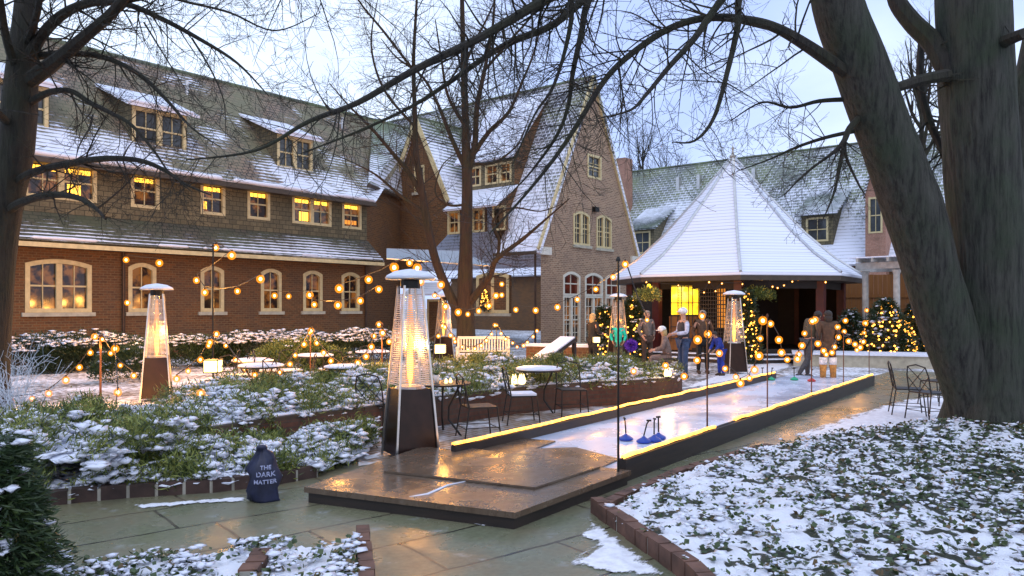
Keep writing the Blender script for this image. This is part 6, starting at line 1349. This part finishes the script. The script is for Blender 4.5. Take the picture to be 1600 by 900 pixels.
    if hat:
        mb = MB(); mb.sphere(hd - fw * .008 * s + hv * .055 * s, .112 * s, (1.02, .98, .82), 14); mb.sphere(hd + fw * .10 * s + hv * .045 * s, .06 * s, (1.3, 1.1, .2), 10); mb.build('hat', M['cloth_' + hat], t_, True)
    # jacket
    bx = [.16, .15, .172, .075, .085, .085, .064, .064, .046, .046]; if_long = coat
    jn = ['pel', 'wai', 'che', 'nec', 'shl', 'shr', 'ell', 'elr', 'wrl', 'wrr']; V = [J[n] for n in jn]; Rr = [(r * s, r * s * .9) if n in ('pel', 'wai', 'che') else r * s for r, n in zip(bx, jn)]; ix = {n: i for i, n in enumerate(jn)}
    V[3] = J['che'].lerp(J['nec'], .8)
    for a, b in (('wrl', 'ell'), ('wrr', 'elr')): V[ix[a]] = J[b].lerp(J[a], .92)
    E = [(0, 1), (1, 2), (2, 3), (2, 4), (2, 5)]
    if sleeve is None: E += [(4, 6), (5, 7), (6, 8), (7, 9)]
    else: V = V[:6]; Rr = Rr[:6]
    if coat:       # long skirt of the coat
        for n, y in (('a', 1), ('b', -1)): V.append(J['pel'] * .35 + (J['hil'] if y > 0 else J['hir']) * .65 + Vector((0, 0, -.05)) * s); 
        V = V[:-2]; V.append(J['pel'] + (J['knl'] * .5 + J['knr'] * .5 - J['pel']) * coat); Rr.append((.17 * s, .15 * s)); E.append((0, len(V) - 1))
    skinned('jacket', V, E, Rr, M['cloth_' + top], t_, 0, 2)
    if sleeve is not None:
        for a, b, c2 in (('shl', 'ell', 'wrl'), ('shr', 'elr', 'wrr')): skinned('sleeve', [J[a], J[b], J[b].lerp(J[c2], .92)], [(0, 1), (1, 2)], [.062 * s, .058 * s, .042 * s], M['cloth_' + sleeve], t_, 0, 2)
    tn = ['pel', 'hil', 'hir', 'knl', 'knr', 'anl', 'anr']; ix = {n: i for i, n in enumerate(tn)}; skinned('trousers', [J[n] for n in tn], [(0, 1), (0, 2), (1, 3), (2, 4), (3, 5), (4, 6)], [r * s for r in (.14, .102, .102, .074, .074, .056, .056)], M['cloth_' + leg], t_, 0, 2)
    for a, kn in (('anl', 'knl'), ('anr', 'knr')):
        f = Vector((1, 0, 0)); p = J[a]; mb = MB(); mb.tube([p + f * -.06 * s + UP * -.03 * s, p + f * .02 * s + UP * -.02 * s, p + f * .12 * s + UP * -.045 * s, p + f * .19 * s + UP * -.06 * s], [.045 * s, .052 * s, .042 * s, .02 * s], 8)
        if shoe == 'tan': q = p.lerp(J[kn], .82); mb.tube([p + UP * -.02 * s, p.lerp(J[kn], .4), q], [.066 * s, .074 * s, .088 * s], 10)
        mb.build('boot' if shoe == 'tan' else 'shoe', M['cloth_' + shoe], t_, True)
    if shoe == 'tan':
        for a, kn in (('anl', 'knl'), ('anr', 'knr')): mb = MB(); p = J[a].lerp(J[kn], .82); q = J[a].lerp(J[kn], 1.25); mb.tube([p, q], [.09 * s, .098 * s], 10); mb.build('leg_warmer', M['cloth_white'], t_, True)
    return t_
toward = TH + math.pi; leftw = TH + math.pi / 2; rightw = TH - math.pi / 2
arms_fwd = dict(ell=(.05, .23, 1.16), elr=(.05, -.23, 1.16), wrl=(.26, .13, 1.12), wrr=(.26, -.13, 1.12))
hands_pocket = dict(ell=(-.06, .27, 1.16), elr=(-.06, -.27, 1.16), wrl=(.06, .2, .98), wrr=(.06, -.2, .98))
person('person in a long black coat with brown hair, facing right before the lit tree', GD(926, 22.3), rightw + R(30), 1.64, 'black', 'black', hair='hair_blond', pose=arms_fwd, coat=.8, longhair=True)
person('person in a turquoise jacket standing behind a glowing heater', GD(966, 22.6), toward - R(10), 1.42, 'teal', 'olive', hair='hair_blond', pose=hands_pocket, coat=.35)
person('grey haired man in a grey sweater and dark trousers, facing the camera', GD(1011, 22.4), toward + R(25), 1.72, 'grey', 'darkbrown', hair='hair_grey', pose=hands_pocket)
sit = dict(pel=(0, 0, .52), wai=(.02, 0, .70), che=(.06, 0, .90), nec=(.10, 0, 1.08), hea=(.14, 0, 1.20), crn=(.15, 0, 1.28), shl=(.06, .18, 1.0), shr=(.06, -.18, 1.0), ell=(.14, .25, .74), elr=(.14, -.25, .74), wrl=(.36, .17, .68), wrr=(.36, -.17, .68), hil=(.02, .1, .48), hir=(.02, -.1, .48), knl=(.44, .13, .48), knr=(.44, -.13, .48), anl=(.42, .13, .09), anr=(.42, -.13, .09))
person('fair haired person in a taupe hooded coat seated on a wire chair', GD(1043, 20.4), leftw - R(10), 1.72, 'taupe', 'taupe', hair='hair_blond', pose=sit, hat='white', longhair=True)
place(ch_n, GD(1047, 20.4), leftw - R(10) - R(90), 'wire chair the fair haired person is sitting on')
person('man in a white cap, dark quilted vest and jeans, facing left', GD(1068, 19.3), leftw + R(15), 1.80, 'darkvest', 'denim', hair='hair_grey', pose=dict(ell=(.04, .25, 1.15), elr=(.02, -.25, 1.15), wrl=(.30, .15, 1.12), wrr=(.27, -.15, 1.08)), hat='white', sleeve='lightblue')
person('person in dark clothes behind the second light pole', GD(1098, 20.8), toward, 1.74, 'brown', 'black', hair='hair_grey', pose=hands_pocket)
person('child in blue leaning beside the heater at the end of the ice lane', GD(1127, 20.2), leftw + R(20), 1.25, 'blue', 'blue', hair='hair_dark', pose=dict(wai=(.05, 0, 1.10), che=(.16, 0, 1.26), nec=(.24, 0, 1.42), hea=(.30, 0, 1.52), crn=(.33, 0, 1.60), shl=(.18, .175, 1.36), shr=(.18, -.175, 1.36), ell=(.26, .22, 1.1), elr=(.26, -.22, 1.1), wrl=(.40, .16, .96), wrr=(.40, -.16, .96)))
bendp = dict(pel=(0, 0, .96), wai=(.02, 0, 1.13), che=(.10, 0, 1.32), nec=(.19, 0, 1.47), hea=(.27, 0, 1.54), crn=(.31, 0, 1.61), shl=(.10, .175, 1.42), shr=(.10, -.175, 1.42), ell=(.10, .24, 1.15), elr=(.10, -.24, 1.15), wrl=(.20, .15, .95), wrr=(.20, -.15, .95), knl=(.05, .11, .52), anl=(.06, .12, .09), knr=(-.12, -.11, .50), anr=(-.42, -.12, .13))
person('man in a brown hoodie and grey trousers looking down, one leg stretched back', GD(1264, 19.4), rightw + R(20), 1.80, 'olive', 'darkgrey', shoe='darkgrey', hair='hair_dark', pose=bendp)
person('woman in a brown coat with tan knee boots seen from behind', GD(1294, 18.5), TH - R(10), 1.74, 'brown', 'brown', shoe='tan', hair='hair_dark', pose=dict(wrl=(.12, .2, 1.0), wrr=(.12, -.2, 1.0)), coat=.7, longhair=True)
# spiky purple tinsel ball
c = P(986, 540, 21.9); t_ = thing('tinsel_ball', 'spiky purple tinsel ball beside the person in turquoise', 'decoration', (c.x, c.y, 0)); C = np.repeat(np.array([[c.x, c.y, c.z]]), 900, 0); Dn = unit(np.random.randn(900, 3)); V, Fq = blades(C + Dn * .04, Dn, .17 * (.7 + .4 * np.random.rand(900)), .010 + .0 * np.random.rand(900), .05); np_mesh('tinsel', V, Fq, [M['cloth_purple']], None, t_, False, (c.x, c.y, 0)); mb = MB(); mb.tube([(c.x, c.y, 0), c], .012, 5); mb.build('stake', M['black_iron'], t_, world=True)
# small lit tree standing inside the tall window recess
evergreen_cone('christmas_tree', 'small lit christmas tree in the tall red curtained window', onX(757, HZ, 26.55).xy.to_3d() + UP * 1.62, .95, .16, 71, 34, snow=0, L=.07)
